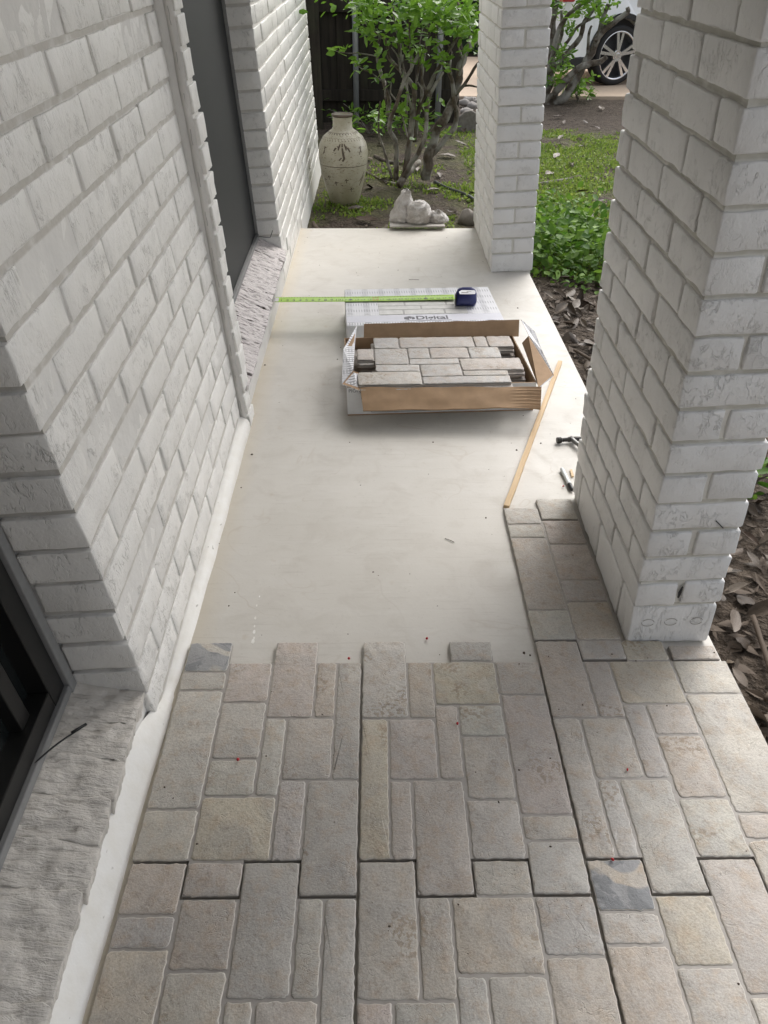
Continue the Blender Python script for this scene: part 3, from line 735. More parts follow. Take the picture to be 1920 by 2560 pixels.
# ------------------------------------------------------------------ text
def text_mesh(body, size, mat, parent, loc, rot=(0, 0, 0), sx=1.0, ext=.0003, name='lettering', align='CENTER', offset=0.0):
    cu = bpy.data.curves.new(name, 'FONT'); cu.body = body; cu.size = size; cu.align_x = align; cu.align_y = 'CENTER'; cu.extrude = ext; cu.offset = offset; cu.resolution_u = 3
    ob = bpy.data.objects.new(name, cu); me = bpy.data.meshes.new_from_object(ob); bpy.data.objects.remove(ob); bpy.data.curves.remove(cu)
    me.name = name; me.materials.clear(); me.materials.append(mat)
    return link(name, me, parent, loc, rot, (sx, 1, 1))
def join_text(items, name, mat, parent, loc=(0, 0, 0), rot=(0, 0, 0)):
    """items: (body,size,x,y,sx) flat text joined into one mesh"""
    V, Fs = [], []
    for body, size, x, y, z, sx, tilt in items:
        cu = bpy.data.curves.new('t', 'FONT'); cu.body = body; cu.size = size; cu.align_x = 'CENTER'; cu.align_y = 'CENTER'; cu.resolution_u = 2; cu.offset = .0
        ob = bpy.data.objects.new('t', cu); me = bpy.data.meshes.new_from_object(ob)
        o_ = len(V)
        for v in me.vertices: V.append((x + v.co.x * sx, y + v.co.y, z + v.co.x * sx * tilt))
        Fs += [tuple(i + o_ for i in p.vertices) for p in me.polygons]
        bpy.data.objects.remove(ob); bpy.data.curves.remove(cu); bpy.data.meshes.remove(me)
    me = bpy.data.meshes.new(name); me.from_pydata(V, [], Fs); me.materials.append(mat); me.update()
    return link(name, me, parent, loc, rot)

# ------------------------------------------------------------------ closed box
HB = .101
bx = empty('cardboard_box', (-.078, 1.960, -.0105), (0, 0, R(3.0)), 'closed grey plaid printed tile carton lying flat under the tape measure', 'box')
BW, BD = .582, .378
b = MB(); b.box((0, 0, 0), (BW, BD, HB)); b.build('carton', M['boxwhite'], bx, bevel=.003)
b = MB(); b.box((.002, .094, HB + .0002), (BW - .002, BD - .002, HB + .0007)); b.box((.002, .004, HB + .0002), (BW - .002, .030, HB + .0007))
b.build('plaid_print', M['plaid'], bx)
b = MB(); b.box((.002, .0305, HB + .0002), (BW - .002, .0935, HB + .0008)); b.build('printed_band', M['print_grey'], bx)
PX0, PX1, PY0, PY1 = .125, .458, .098, .262
b = MB(); b.box((PX0, PY0, HB + .0009), (PX1, PY1, HB + .0012)); b.build('printed_picture', M['print_joint'], bx)
pst = [(0, .09, .0, .045), (.095, .245, 0, .045), (.25, .333, 0, .045), (0, .16, .049, .085), (.165, .333, .049, .085), (0, .10, .089, .125), (.105, .26, .089, .125), (.265, .333, .089, .125), (0, .2, .129, .162), (.205, .333, .129, .162)]
b = MB()
for xa, xb, ya, yb in pst: b.box((PX0 + xa + .001, PY0 + ya + .001, HB + .0013), (PX0 + xb - .001, PY0 + yb - .001, HB + .0017))
b.build('printed_stones', M['print_stone'], bx)
text_mesh('Digital', .047, M['ink'], bx, (.318, .061, HB + .0012), sx=1.0, ext=.0002, offset=.0010)
text_mesh('PORCELAIN', .011, M['ink'], bx, (.305, .085, HB + .0012), sx=1.3, ext=.0002) if False else None
b = MB()                                                          # cube emblem: three rhombi, and the rule below the word
ccx, ccy, a_ = .234, .061, .0165
def rh(pts, mi=0): b.prism([(ccx + x * a_ * 1.25, ccy + y * a_) for x, y in pts], HB + .001, HB + .0014)
rh([(0, .12), (.87, .55), (0, 1.05), (-.87, .55)]); rh([(-.95, .42), (-.07, -.03), (-.07, -1.02), (-.95, -.5)]); rh([(.45, .18), (.95, .42), (.95, -.5), (.45, -.75)]); rh([(.07, -.03), (.38, .13), (.38, -.2), (.07, -.4)])
b.box((.216, .0345, HB + .001), (.388, .0365, HB + .0014)); b.build('emblem', M['ink'], bx)

# ------------------------------------------------------------------ open box
ob_ = empty('cardboard_box', (-.061, 1.476, -.0105), (0, 0, R(3.2)), 'open brown cardboard tile carton with torn flaps holding stone-look tiles', 'box')
inv = (Matrix.Translation((-.061, 1.476, -.0105)) @ Euler((0, 0, R(3.2))).to_matrix().to_4x4()).inverted()
def lo(p): return tuple(inv @ Vector(p))
OW, OD, T = .595, .385, .004
b = MB(); b.box((0, 0, 0), (OW, OD, T)); b.build('bottom', M['card'], ob_)
wallm = [M['card'], M['boxwhite'], M['card_edge']]
def wallbox(name, a, c, white_face):
    m_ = MB(); m_.box(a, c); me = m_.mesh(name, wallm)
    for p in me.polygons:
        n_ = p.normal
        p.material_index = 1 if n_.dot(Vector(white_face)) > .9 else (2 if n_.z > .9 else 0)
    return link(name, me, ob_)
wallbox('front_wall', (0, 0, .0045), (OW, T, .098), (0, -1, 0)); wallbox('back_wall', (0, OD - T, .0045), (OW, OD, .098), (0, 1, 0))
wallbox('side_wall', (0, T + .0005, .0045), (T, OD - T - .0005, .098), (-1, 0, 0)); wallbox('side_wall', (OW - T, T + .0005, .0045), (OW, OD - T - .0005, .098), (1, 0, 0))
def flap(name, pts, mats, t=.0035, sub=None):
    m_ = MB(); m_.sheet([lo(p) for p in pts], t, 0, 1); return m_.build(name, mats, ob_)
BR, GR = M['card'], M['plaid']
# front flap folded outwards, brown inside up, crumpled into ridges at its right end
def flap_grid(name, edge0, edge1, nu, nv, hfun, mats, t=.0035):
    V = []; Fq = []
    e0, e1 = [Vector(lo(p)) for p in edge0], [Vector(lo(p)) for p in edge1]
    for i in range(nu + 1):
        for j in range(nv + 1):
            u, v = i / nu, j / nv
            V.append(tuple(e0[0].lerp(e0[1], u).lerp(e1[0].lerp(e1[1], u), v) + Vector((0, 0, hfun(u, v)))))
    n = len(V); V += [(x, y, z - t) for x, y, z in V]; k = nv + 1
    top = [(i * k + j, i * k + j + 1, (i + 1) * k + j + 1, (i + 1) * k + j) for i in range(nu) for j in range(nv)]
    bot = [tuple(n + q for q in f[::-1]) for f in top]
    rim = [i * k for i in range(nu + 1)] + [nu * k + j for j in range(1, k)] + [i * k + nv for i in range(nu - 1, -1, -1)] + [j for j in range(nv - 1, 0, -1)]
    side = [(rim[i], rim[(i + 1) % len(rim)], n + rim[(i + 1) % len(rim)], n + rim[i]) for i in range(len(rim))]
    m_ = MB(); m_.add(V, [f[::-1] for f in top], 0); m_.add(V, [f[::-1] for f in bot], 1); m_.add(V, side, 2)
    me = m_.mesh(name, [mats[0], mats[1], M['card_edge']]); o = link(name, me, ob_); return o
def ffun(u, v):
    rid = max(0, (u - .82) / .18)
    return .004 * noise.noise(Vector((u * 6, v * 2, 0))) + rid * .003 * math.sin(v * 44) - .006 * max(0, u - .93) / .07 * v
flap_grid('flap', [(-.019, 1.468, .092), (.541, 1.470, .092)], [(-.0105, 1.398, .050), (.531, 1.402, .058)], 44, 26, ffun, (BR, M['boxwhite']))
# a second crease where the front wall turns over
# back flap standing up and leaning away
flap_grid('flap', [(-.014, 1.868, .086), (.534, 1.882, .086)], [(-.013, 1.893, .126), (.534, 1.902, .137)], 24, 6,
          lambda u, v: .0025 * noise.noise(Vector((u * 9, v * 3, 4))) * v, (BR, M['plaid']))
# right flap: brown inner face, then the torn printed piece beyond its ridge
b = MB(); b.sheet([lo(p) for p in [(.531, 1.466, .091), (.588, 1.535, .100), (.541, 1.752, .140), (.533, 1.806, .091)]], .0035, 0, 1); b.build('flap', [BR, M['plaid']], ob_)
b = MB(); b.sheet([lo(p) for p in [(.590, 1.534, .1005), (.572, 1.66, .128), (.566, 1.775, .146), (.533, 1.868, .152), (.543, 1.752, .1405)]], .003, 0, 1); b.build('flap', [M['plaid'], BR], ob_)
# left flap: small brown triangle, then the printed outside turned up
b = MB(); b.sheet([lo(p) for p in [(-.017, 1.57, .090), (-.042, 1.552, .108), (-.076, 1.495, .0905), (-.022, 1.452, .0905)]], .0035, 0, 1); b.build('flap', [BR, M['plaid']], ob_)
b = MB(); b.sheet([lo(p) for p in [(-.0775, 1.494, .0905), (-.043, 1.554, .1085), (-.041, 1.765, .121), (-.036, 1.847, .141), (-.079, 1.687, .1205)]], .003, 0, 1); b.build('flap', [M['plaid'], BR], ob_)
# print on the white front face
ft = MB(); ft.box((.075, -.0008, .010), (.40, -.0003, .0112)); ft.box((.075, -.0008, .010), (.0762, -.0003, .024)); ft.box((.40, -.0008, .010), (.4012, -.0003, .024)); ft.build('printed_rule', M['ink'], ob_)
text_mesh('PIONEER', .016, M['ink'], ob_, (.036, -.0006, .086), (R(90), 0, 0), sx=1.0, ext=.0002)

# tiles stacked in the open box: top one with its stones, three plain ones under it
def box_tile(z, dx, dy, rz, label, full):
    t = empty('boxed_tile', (.452 + dx, 1.487 + dy, z), (0, 0, R(90 + rz)), label, 'tile', 'stone-look tiles stacked in the open carton')
    b = MB(); b.prism(outline(), -.0108, -.0048); b.build('tile_body', M['porcelain'], t)
    for i, (xa, xb, ya, yb) in enumerate(MOLD_B):
        if not full and i not in (0, 1, 3, 4, 10, 12, 15, 5, 11, 13): continue
        o = link('stone', stone_mesh(xa, xb, ya, yb, M['stone']), t); c = random.choice(PAL); v = random.uniform(1.0, 1.14); o.color = (c[0] * v * .98, c[1] * v, c[2] * v * 1.04, 1)
box_tile(.100, 0, 0, 2.0, 'topmost stone-look tile of the stack in the open carton', True)
box_tile(.0885, .004, -.010, 2.5, 'second stone-look tile from the top in the open carton', False)
box_tile(.077, -.012, .004, 1.6, 'third stone-look tile from the top in the open carton', False)
box_tile(.0655, .008, -.006, 2.4, 'fourth stone-look tile from the top, dark in the open carton', False)
b = MB(); b.box((.02, .02, .0045), (OW - .02, OD - .02, .062)); o = b.build('packing_block', M['porcelain'], ob_)

# ------------------------------------------------------------------ tape measure
tm = empty('tape_measure', (.371, 2.145, .0915), (0, 0, R(1)), 'navy blue tape measure with its lime green blade pulled out to the wall', 'tape measure')
b = MB()
prof = [(-.038, .0), (.036, .0), (.041, .008), (.041, .040), (.036, .058), (.022, .066), (-.012, .066), (-.030, .060), (-.038, .044)]
# case stands upright: profile in x-z, thickness along y
n = len(prof); ring = lambda y, s: [(x * s, y, .033 + (z - .033) * s) for x, z in prof]
rs = [(-.024, .80), (-.0215, .94), (-.017, 1), (.017, 1), (.0215, .94), (.024, .80)]
vs = sum([ring(y, s) for y, s in rs], []); fs = [(r_ * n + i, r_ * n + (i + 1) % n, (r_ + 1) * n + (i + 1) % n, (r_ + 1) * n + i) for r_ in range(5) for i in range(n)]
fs = [f[::-1] for f in fs]; fs += [tuple(range(n)), tuple(5 * n + i for i in range(n - 1, -1, -1))]
b.add(vs, fs)
rot_case = (R(-38), 0, 0)
case = b.build('case', M['navy'], tm, auto=True, rot=rot_case, loc=(0, .004, .004)); case.modifiers.new('b', 'BEVEL').width = .004
b = MB(); lp = [(-.029, .012), (.029, .012), (.032, .036), (.024, .058), (-.016, .058), (-.029, .048)]
nn = len(lp); b.add([(x, -.0245, z) for x, z in lp] + [(x, -.0258, z) for x, z in lp], [tuple(range(nn)), tuple(range(2 * nn - 1, nn - 1, -1))] + [(i, nn + i, nn + (i + 1) % nn, (i + 1) % nn) for i in range(nn)])
# white label lies on the upper face of the case
b2 = MB(); b2.prism([(-.027, -.010), (.030, -.010), (.034, .004), (.030, .014), (-.018, .016), (-.029, .006)], .0665, .0678)
b2.build('label', M['label'], tm, loc=(.0, .012, -.008), rot=(R(14), 0, 0))
b3 = MB(); b3.box((-.020, -.003, .068), (.006, .001, .0685)); b3.box((.0, .003, .068), (.018, .006, .0685)); b3.build('label_print', M['print_joint'], tm, loc=(.0, .012, -.0078), rot=(R(14), 0, 0))
b = MB(); b.box((-.0415, -.016, .010), (-.0385, .014, .048)); b.build('bumper', M['black'], tm, rot=(R(-10), 0, 0), bevel=.001)
# blade: from the mouth over the carton and down to the wall, slightly dished
inv_t = (Matrix.Translation((.371, 2.145, .0915)) @ Euler((0, 0, R(1))).to_matrix().to_4x4()).inverted()
def bladept(s):            # s in inches from hook (0) to mouth (28.4)
    t = s / 28.6
    return Vector((-.362 + (.335 + .362) * t, 2.212 + (2.228 - 2.212) * t, .0965 + .004 * t - .0025 * math.sin(math.pi * t)))
BWID = .052 / 2
def bladeframe(s):
    p = bladept(s); d = (bladept(s + .1) - bladept(s - .1)).normalized(); side = Vector((0, 0, 1)).cross(d).normalized(); nrm = d.cross(side); return p, d, side, nrm
V = []; Fq = []; NS = 72
for i in range(NS + 1):
    p, d, side, nrm = bladeframe(28.6 * i / NS)
    for j in (-1, -.5, 0, .5, 1): V.append(tuple(inv_t @ (p + side * (j * BWID) + nrm * (j * j * .0032 - .0032))))
Fq = [(i * 5 + j, i * 5 + j + 1, (i + 1) * 5 + j + 1, (i + 1) * 5 + j) for i in range(NS) for j in range(4)]
bl = link('blade', npmesh('blade', V, [f[::-1] for f in Fq], M['lime'], True), tm)
so = bl.modifiers.new('s', 'SOLIDIFY'); so.thickness = .0006
NUM = []; V = []; Fs = []; VT = []; FT = []; VR = []; FR = []
def place_on_blade(s, pts2, dz=.0008):
    p, d, side, nrm = bladeframe(s)
    return [tuple(inv_t @ (p + d * a + side * c + nrm * (dz + ((c / BWID) ** 2) * .0032 - .0032))) for a, c in pts2]
for i in range(1, 29):
    if i == 12 or i == 24:      # foot marks: black diamond with studs
        V = []; Fs = []
        o_ = len(V); V += place_on_blade(i, [(-.009, -.002), (0, .009), (.009, -.002), (0, -.005)]); Fs.append((o_, o_ + 1, o_ + 2, o_ + 3)[::-1])
        for q in (-.006, .0, .006):
            o_ = len(V); V += place_on_blade(i, [(q - .002, -.011), (q + .002, -.011), (q + .002, -.006), (q - .002, -.006)]); Fs.append((o_, o_ + 1, o_ + 2, o_ + 3))
        NUM.append((V, Fs, M['black'], 'foot_mark'))
    else:
        cu = bpy.data.curves.new('t', 'FONT'); cu.body = str(i); cu.size = .026 if i < 12 else .019; cu.align_x = 'CENTER'; cu.align_y = 'CENTER'; cu.resolution_u = 2
        ob = bpy.data.objects.new('t', cu); me = bpy.data.meshes.new_from_object(ob); o_ = 0
        pp = place_on_blade(i, [(v.co.x * .95, v.co.y - .003) for v in me.vertices])
        NUM.append((pp, [tuple(p.vertices) for p in me.polygons], M['red'] if i == 16 else M['black'], 'numeral'))
        bpy.data.objects.remove(ob); bpy.data.curves.remove(cu); bpy.data.meshes.remove(me)
for i in range(1, 28 * 4):
    ln = .010 if i % 4 == 0 else (.007 if i % 2 == 0 else .0045); s = i / 4
    for sg in (1, -1):
        o_ = len(VT); e = BWID * .97 * sg; VT += place_on_blade(s, [(-.0005, e), (.0005, e), (.0005, e - sg * ln), (-.0005, e - sg * ln)]); FT.append((o_, o_ + 1, o_ + 2, o_ + 3) if sg < 0 else (o_ + 3, o_ + 2, o_ + 1, o_))
for v_, f_, mt_, nm_ in NUM:
    me = bpy.data.meshes.new(nm_); me.from_pydata(v_, [], f_); me.materials.append(mt_); link(nm_, me, tm)
b = MB(); pr = place_on_blade(16, [(-.0105, -.018), (.0105, -.018), (.0105, .018), (-.0105, .018), (-.009, -.0165), (.009, -.0165), (.009, .0165), (-.009, .0165)])
b.add(pr, [(i, (i + 1) % 4, 4 + (i + 1) % 4, 4 + i) for i in range(4)]); b.build('stud_mark', M['red'], tm)
me = bpy.data.meshes.new('graduations'); me.from_pydata(VT, [], FT); me.materials.append(M['black']); tag(link('graduations', me, tm), kind='stuff')
b = MB(); q = place_on_blade(0.1, [(-.012, -.020), (.012, -.020), (.012, .020), (-.012, .020)], .0012); b.add(q, [(0, 1, 2, 3)]); b.add(place_on_blade(-.35, [(0, -.02), (0, .02)], .001) + place_on_blade(-.35, [(0, -.02), (0, .02)], -.006), [(0, 1, 3, 2)])
b.build('hook', M['steel'], tm)

# ------------------------------------------------------------------ small things on the porch floor
st = empty('wood_stick', (.371, .968, -.0105), (0, 0, math.atan2(1.863 - .968, .690 - .371)), 'long thin raw pine stick lying diagonally on the porch floor', 'stick')
b = MB(); Ls = math.hypot(1.863 - .968, .690 - .371)
n = 30
V = []
for i in range(n + 1):
    t = i / n; wv = .0012 * noise.noise(Vector((t * 14, 0, 0)))
    V += [(Ls * t, -.0075 + wv, 0), (Ls * t, .0075 + wv, 0), (Ls * t, .0075 + wv, .010), (Ls * t, -.0075 + wv, .010)]
b.add(V, [(4 * i + j, 4 * i + (j + 1) % 4, 4 * i + 4 + (j + 1) % 4, 4 * i + 4 + j) for i in range(n) for j in range(4)] + [(3, 2, 1, 0), (4 * n, 4 * n + 1, 4 * n + 2, 4 * n + 3)])
b.build('stick_shaft', M['wood'], st, bevel=.0008)
hm = empty('hammer', (.600, 1.305, -.0105), (0, 0, R(8)), 'small hammer lying on the floor behind the near brick pillar', 'hammer')
b = MB(); b.lathe([(.0, -.032), (.0088, -.032), (.0095, -.030), (.0095, -.020), (.0062, -.016), (.0062, .0), (.008, .004), (.008, .028), (.0045, .058), (.0, .062)], 14, 'X', (.0, 0, .0105)); b.build('hammer_head', M['iron'], hm, auto=True)
b = MB(); b.tube([(.014, .006, .0135), (.014, -.012, .0135), (.028, -.06, .0125), (.048, -.14, .011), (.052, -.16, .011)], [.006, .0065, .006, .0065, .0065], 8); b.build('shaft', M['handle'], hm, smooth=True)
b = MB(); b.tube([(.0525, -.162, .012), (.062, -.20, .012), (.075, -.25, .012), (.082, -.275, .012)], [.009, .0105, .0105, .009], 10); b.build('grip', M['black'], hm, smooth=True)
mk = empty('marker_pen', (.553, 1.150, -.0105), (0, 0, R(-86)), 'pale marker pen with a dark cap lying beside the near pillar', 'pen')
b = MB(); b.lathe([(0, .0), (.005, .0), (.0056, .004), (.006, .078), (0, .0785)], 14, 'X', (0, 0, .0068)); b.build('barrel', M['pen'], mk, auto=True)
b = MB(); b.lathe([(0, .079), (.0064, .079), (.0062, .100), (.005, .106), (0, .106)], 14, 'X', (0, 0, .0068)); b.build('cap', M['black'], mk, auto=True)
b = MB(); b.add([(0, 0, 0), (.012, .002, 0), (.016, .055, 0), (.004, .05, 0), (0, 0, .006), (.012, .002, .005), (.016, .055, .004), (.004, .05, .006)], [(3, 2, 1, 0), (4, 5, 6, 7), (0, 1, 5, 4), (1, 2, 6, 5), (2, 3, 7, 6), (3, 0, 4, 7)])
tag(b.build('wood_sliver', M['wood'], loc=(.574, 1.115, -.0105), scale=(.6, .7, .8)), 'short pine offcut beside the pale marker pen at the pillar', 'offcut')
bm = MB(); bm.lathe([(0, -.0042), (.0026, -.0034), (.0042, 0), (.0028, .0032), (.0008, .0042), (0, .0042)], 10); bme = bm.mesh('red_berry', M['berry'], True)
BER = [((-.217, .186, .0044), 'single red berry on a stone-look tile near the left wall'), ((-.027, .430, .0005), 'dark red berry in the joint left of the bare concrete edge'), ((.136, .492, -.0062), 'red berry on bare concrete just beyond the tile edge'),
       ((.180, .262, .0042), 'brown-red berry on the middle stone-look tile'), ((.402, -.004, .0042), 'red petal scrap on the blue-grey slate stone'), ((.541, 1.066, -.0062), 'red crumb on the concrete beside the near pillar'), ((.47, .16, .0042), 'tiny red speck on the tile in front of the near pillar')]
for i, (p, lb_) in enumerate(BER): tag(link('red_berry', bme, None, p, (0, 0, i), (.72 - .05 * i, .75, .7)), lb_, 'berry', 'red berries dropped on the porch')
# crumbs of soil and leaf scraps on slab and tiles
b = MB(); rr = random.Random(5)
spots = [(.313, .927), (.443, 1.263), (.522, 1.302), (.334, .443), (.345, .436), (-.111, 1.898), (-.103, 2.003), (.133, 2.883), (-.34, 1.07), (-.333, 1.243), (-.398 + .03, 1.851), (-.30, .60), (.40, 1.6), (.59, 1.75), (.62, 2.4), (.20, 1.31), (-.05, 1.31)]
for i in range(150): spots.append((rr.uniform(-.36, .73), rr.choice([rr.uniform(.5, 3.5), rr.uniform(.5, 3.5), rr.uniform(-.2, .45)])))
for i, (x, y) in enumerate(spots):
    z = -.0105 if y > .48 and x < .36 or y > 1.0 else .0004; s = rr.uniform(.002, .0042) if i < 17 else rr.uniform(.0007, .0022)
    a = rr.uniform(0, 6); pts = [(x + s * rr.uniform(.6, 1.4) * math.cos(a + k * 1.26), y + s * rr.uniform(.6, 1.4) * math.sin(a + k * 1.26), z) for k in range(5)]
    b.add(pts + [(x, y, z + s * .9)], [(k, (k + 1) % 5, 5) for k in range(5)])
tag(b.build('crumbs', M['twig'], porch), kind='stuff')
for pts in ([(.178, 2.752, -.009), (.20, 2.749, -.0085), (.224, 2.746, -.009)], [(.20, .84, -.0092), (.215, .83, -.009), (.222, .824, -.0092)]):
    b = MB(); b.tube(pts, .0009, 5); b.build('twig', M['twig'], porch)
b = MB()                                                          # white drips of paint on the slab
for x, y, s in ((-.236, .560, .004), (-.2345, .535, .003), (-.233, .518, .005), (-.232, .49, .006), (-.231, .50, .003), (-.238, .60, .003), (-.2355, .63, .0025)):
    b.prism([(x + s * math.cos(t) * .55, y + s * 1.3 * math.sin(t)) for t in [i * math.pi / 5 for i in range(10)]], -.0109, -.0103)
b.build('paint_drips', M['plinth'], porch)

# ------------------------------------------------------------------ bags on a board at the slab end
b = MB(); b.box((0, 0, 0), (.296, .14, .008)); tag(b.build('board', plain('grey_backer_board', (.42, .40, .37), .7), loc=(.104, 3.535, .004), rot=(R(2.5), 0, R(.5)), bevel=.001), 'thin grey board under the white bags, overhanging the slab end', 'board')
def bag(name, loc, prof, label, seed, peak=None, sq=1.0):
    V = []; n = 17; rb = random.Random(seed); prof = [q_ for a, b_ in zip(prof, prof[1:]) for q_ in (a, ((a[0] + b_[0]) / 2, (a[1] + b_[1]) / 2))] + [prof[-1]]
    for r_, h in prof:
        for j in range(n):
            t = 2 * math.pi * (j + rb.uniform(-.3, .3)) / n; v = Vector((r_ * math.cos(t), r_ * sq * math.sin(t), h))
            if h > .004: v += noise.noise_vector(v * 24 + Vector((seed, 0, 0))) * .011 + Vector((rb.uniform(-1, 1), rb.uniform(-1, 1), rb.uniform(-.6, .6))) * .0048
            if peak: v += Vector(peak) * (max(0, h / prof[-1][1]) ** 1.2)
            V.append(tuple(v))
    k = len(prof); Fq = [(i * n + j, i * n + (j + 1) % n, (i + 1) * n + (j + 1) % n, (i + 1) * n + j) for i in range(k - 1) for j in range(n)]
    o = link(name, npmesh(name, V, Fq, M['bag'], False), None, loc); return tag(o, label, 'bag', 'lumpy plastic bags on the board')
P_ = [(.0, 0), (.06, .0), (.068, .02), (.063, .05), (.050, .08), (.030, .105), (.012, .128), (.002, .14)]
bag('plastic_bag', (.165, 3.63, .014), [(.0, 0), (.064, .0), (.066, .02), (.060, .05), (.050, .085), (.036, .115), (.018, .14), (.004, .153), (.001, .155)], 'white plastic bag drawn up to a sharp point, left end of the board', 3, (.030, .03, 0), .75)
bag('plastic_bag', (.258, 3.605, .014), [(.0, 0), (.066, .0), (.073, .025), (.070, .058), (.058, .086), (.036, .105), (.014, .112), (.001, .113)], 'fattest white lumpy plastic bag in the middle of the board', 9, None, .8)
bag('plastic_bag', (.365, 3.625, .013), [(.0, 0), (.058, .0), (.062, .014), (.050, .034), (.030, .050), (.012, .060), (.001, .062)], 'low slumped white plastic bag at the right end of the board', 17, (-.01, .0, 0), .8)

# ------------------------------------------------------------------ vase
vz = gz(-.173, 4.36)
va = empty('vase', (-.170, 4.39, vz), (0, 0, 0), 'tall cream crackle-glazed jar with brown brush marks standing on the soil by the wall', 'vase')
VP = [(.0, .0), (.082, .0), (.090, .012), (.105, .06), (.124, .13), (.141, .20), (.1495, .26), (.150, .305), (.142, .345), (.121, .382), (.089, .408), (.066, .422), (.0585, .436), (.0575, .482), (.060, .492), (.063, .497), (.0625, .503), (.055, .505), (.050, .500), (.049, .46), (.053, .43)]
def vr(h):
    for (r0, h0), (r1, h1) in zip(VP[1:15], VP[2:16]):
        if h0 <= h <= h1: t = (h - h0) / max(1e-6, h1 - h0); return r0 + (r1 - r0) * t
    return .06
b = MB(); b.lathe(VP, 56); b.build('jar_body', M['vase'], va, smooth=True)
b = MB(); b.lathe([(.0605, .490), (.0642, .496), (.0638, .5045), (.055, .5065), (.0495, .502)], 48); b.build('rim', M['vase_ink'], va, smooth=True)
b = MB()
def stroke(pts, w=.004):      # pts: (angle deg from facing camera, height)
    L = []
    for a, h in pts: L.append((R(-90 + a), h))
    n = len(L); vs = []
    for i, (a, h) in enumerate(L):
        a0, h0 = L[max(0, i - 1)]; a1, h1 = L[min(n - 1, i + 1)]; rr_ = vr(h)
        dx, dh = (a1 - a0) * rr_, h1 - h0; ln = math.hypot(dx, dh) or 1; px, ph = -dh / ln, dx / ln
        ww = w * (.45 + .55 * math.sin(math.pi * (i + .6) / (n + .2)))
        for sg in (-1, 1):
            aa = a + sg * px * ww / rr_; hh = h + sg * ph * ww; r_ = vr(hh) + .0009; vs.append((r_ * math.cos(aa), r_ * math.sin(aa), hh))
    b.add(vs, [(2 * i, 2 * i + 2, 2 * i + 3, 2 * i + 1) for i in range(n - 1)])
for k in range(-90, 91, 9): stroke([(k - 2.5, .386), (k, .374), (k + 3, .388)], .0032)
for k in range(-86, 87, 11): stroke([(k - 3, .412), (k + 1, .404), (k + 4, .413)], .0028)
stroke([(k, .236 + .0012 * math.sin(k * .4)) for k in range(-90, 91, 6)], .0018)
for a, h0, h1 in ((-17, .325, .350), (-8, .33, .362), (0, .335, .365), (8, .33, .362), (15, .32, .35)): stroke([(a * 1.2, h0), (a, (h0 + h1) / 2), (a * .6, h1)], .005)
stroke([(0, .34), (2, .31), (4, .285), (0, .27)], .007); stroke([(-2, .29), (-8, .275)], .004)
for a in (-48, 46): stroke([(a - 4, .30), (a, .32), (a + 3, .345)], .003); stroke([(a + 3, .31), (a - 2, .345)], .0025)
stroke([(52, .12), (58, .15), (66, .175)], .004); stroke([(50, .15), (58, .165), (64, .20)], .0035)
for a, h in ((-40, .17), (-20, .14), (8, .155), (-58, .15), (24, .10)): stroke([(a - 4, h), (a, h + .012), (a + 3, h + .004), (a + 7, h + .008)], .0025); stroke([(a, h + .012), (a + 1, h - .012)], .002)
for i in range(26): a, h = random.uniform(-75, 75), random.uniform(.05, .36); stroke([(a, h), (a + random.uniform(1, 5), h + random.uniform(-.004, .006))], random.uniform(.001, .0025))
tag(b.build('painted_marks', M['vase_ink'], va), kind='stuff')

# ------------------------------------------------------------------ shrubs
def px3(u, v, y):
    """point at depth y on the ray through source pixel (u, v)"""
    d = fwd + r2 * ((u - 960) / f_px) - u2 * ((v - 1280) / f_px); t = (y - cam_loc.y) / d.y; return cam_loc + d * t
Z1 = lambda u, v: (700 + u / 2.765, v / 2.765)
Z14 = lambda u, v: (1180 + u / 3.77, v / 3.77)
LEAF2 = [(0, 0, 0), (.16, .30, .03), (.5, .46, .045), (.82, .26, .03), (1, 0, -.03), (.82, -.26, .03), (.5, -.46, .045), (.16, -.30, .03), (.5, 0, -.02)]
LEAFF = [(0, 1, 8, 7), (1, 2, 8, 8), (2, 3, 4, 8), (8, 4, 5, 6), (8, 6, 7, 7)]
LEAFT = np.array([(0, 1, 8), (1, 2, 8), (2, 3, 8), (3, 4, 8), (4, 5, 8), (5, 6, 8), (6, 7, 8), (7, 0, 8)])
LEAFV = np.array(LEAF2)
def rand_rot(n, up=.5, rng=RNG):
    """random leaf frames whose normals lean upwards"""
    d = rng.normal(size=(n, 3)); d[:, 2] *= .5; d /= np.linalg.norm(d, axis=1, keepdims=True)
    nrm = rng.normal(size=(n, 3)); nrm[:, 2] = np.abs(nrm[:, 2]) + up
    nrm -= (nrm * d).sum(1, keepdims=True) * d; nrm /= np.linalg.norm(nrm, axis=1, keepdims=True)
    s = np.cross(nrm, d); return d, s, nrm
def leaf_cloud(P, size, aspect=.5, up=.6, rng=RNG):
    P = np.asarray(P); n = len(P); d, s, nn_ = rand_rot(n, up, rng); sz = size * rng.uniform(.45, 1.4, n)
    V = P[:, None, :] + sz[:, None, None] * (LEAFV[None, :, 0:1] * d[:, None, :] + aspect * LEAFV[None, :, 1:2] * s[:, None, :] + LEAFV[None, :, 2:3] * nn_[:, None, :])
    F_ = (np.arange(n)[:, None, None] * 9 + LEAFT[None]).reshape(-1, 3)
    return V.reshape(-1, 3), F_
leafme = npmesh('leaf', LEAFV * np.array([1, .5, 1]), LEAFT, M['leaf'])
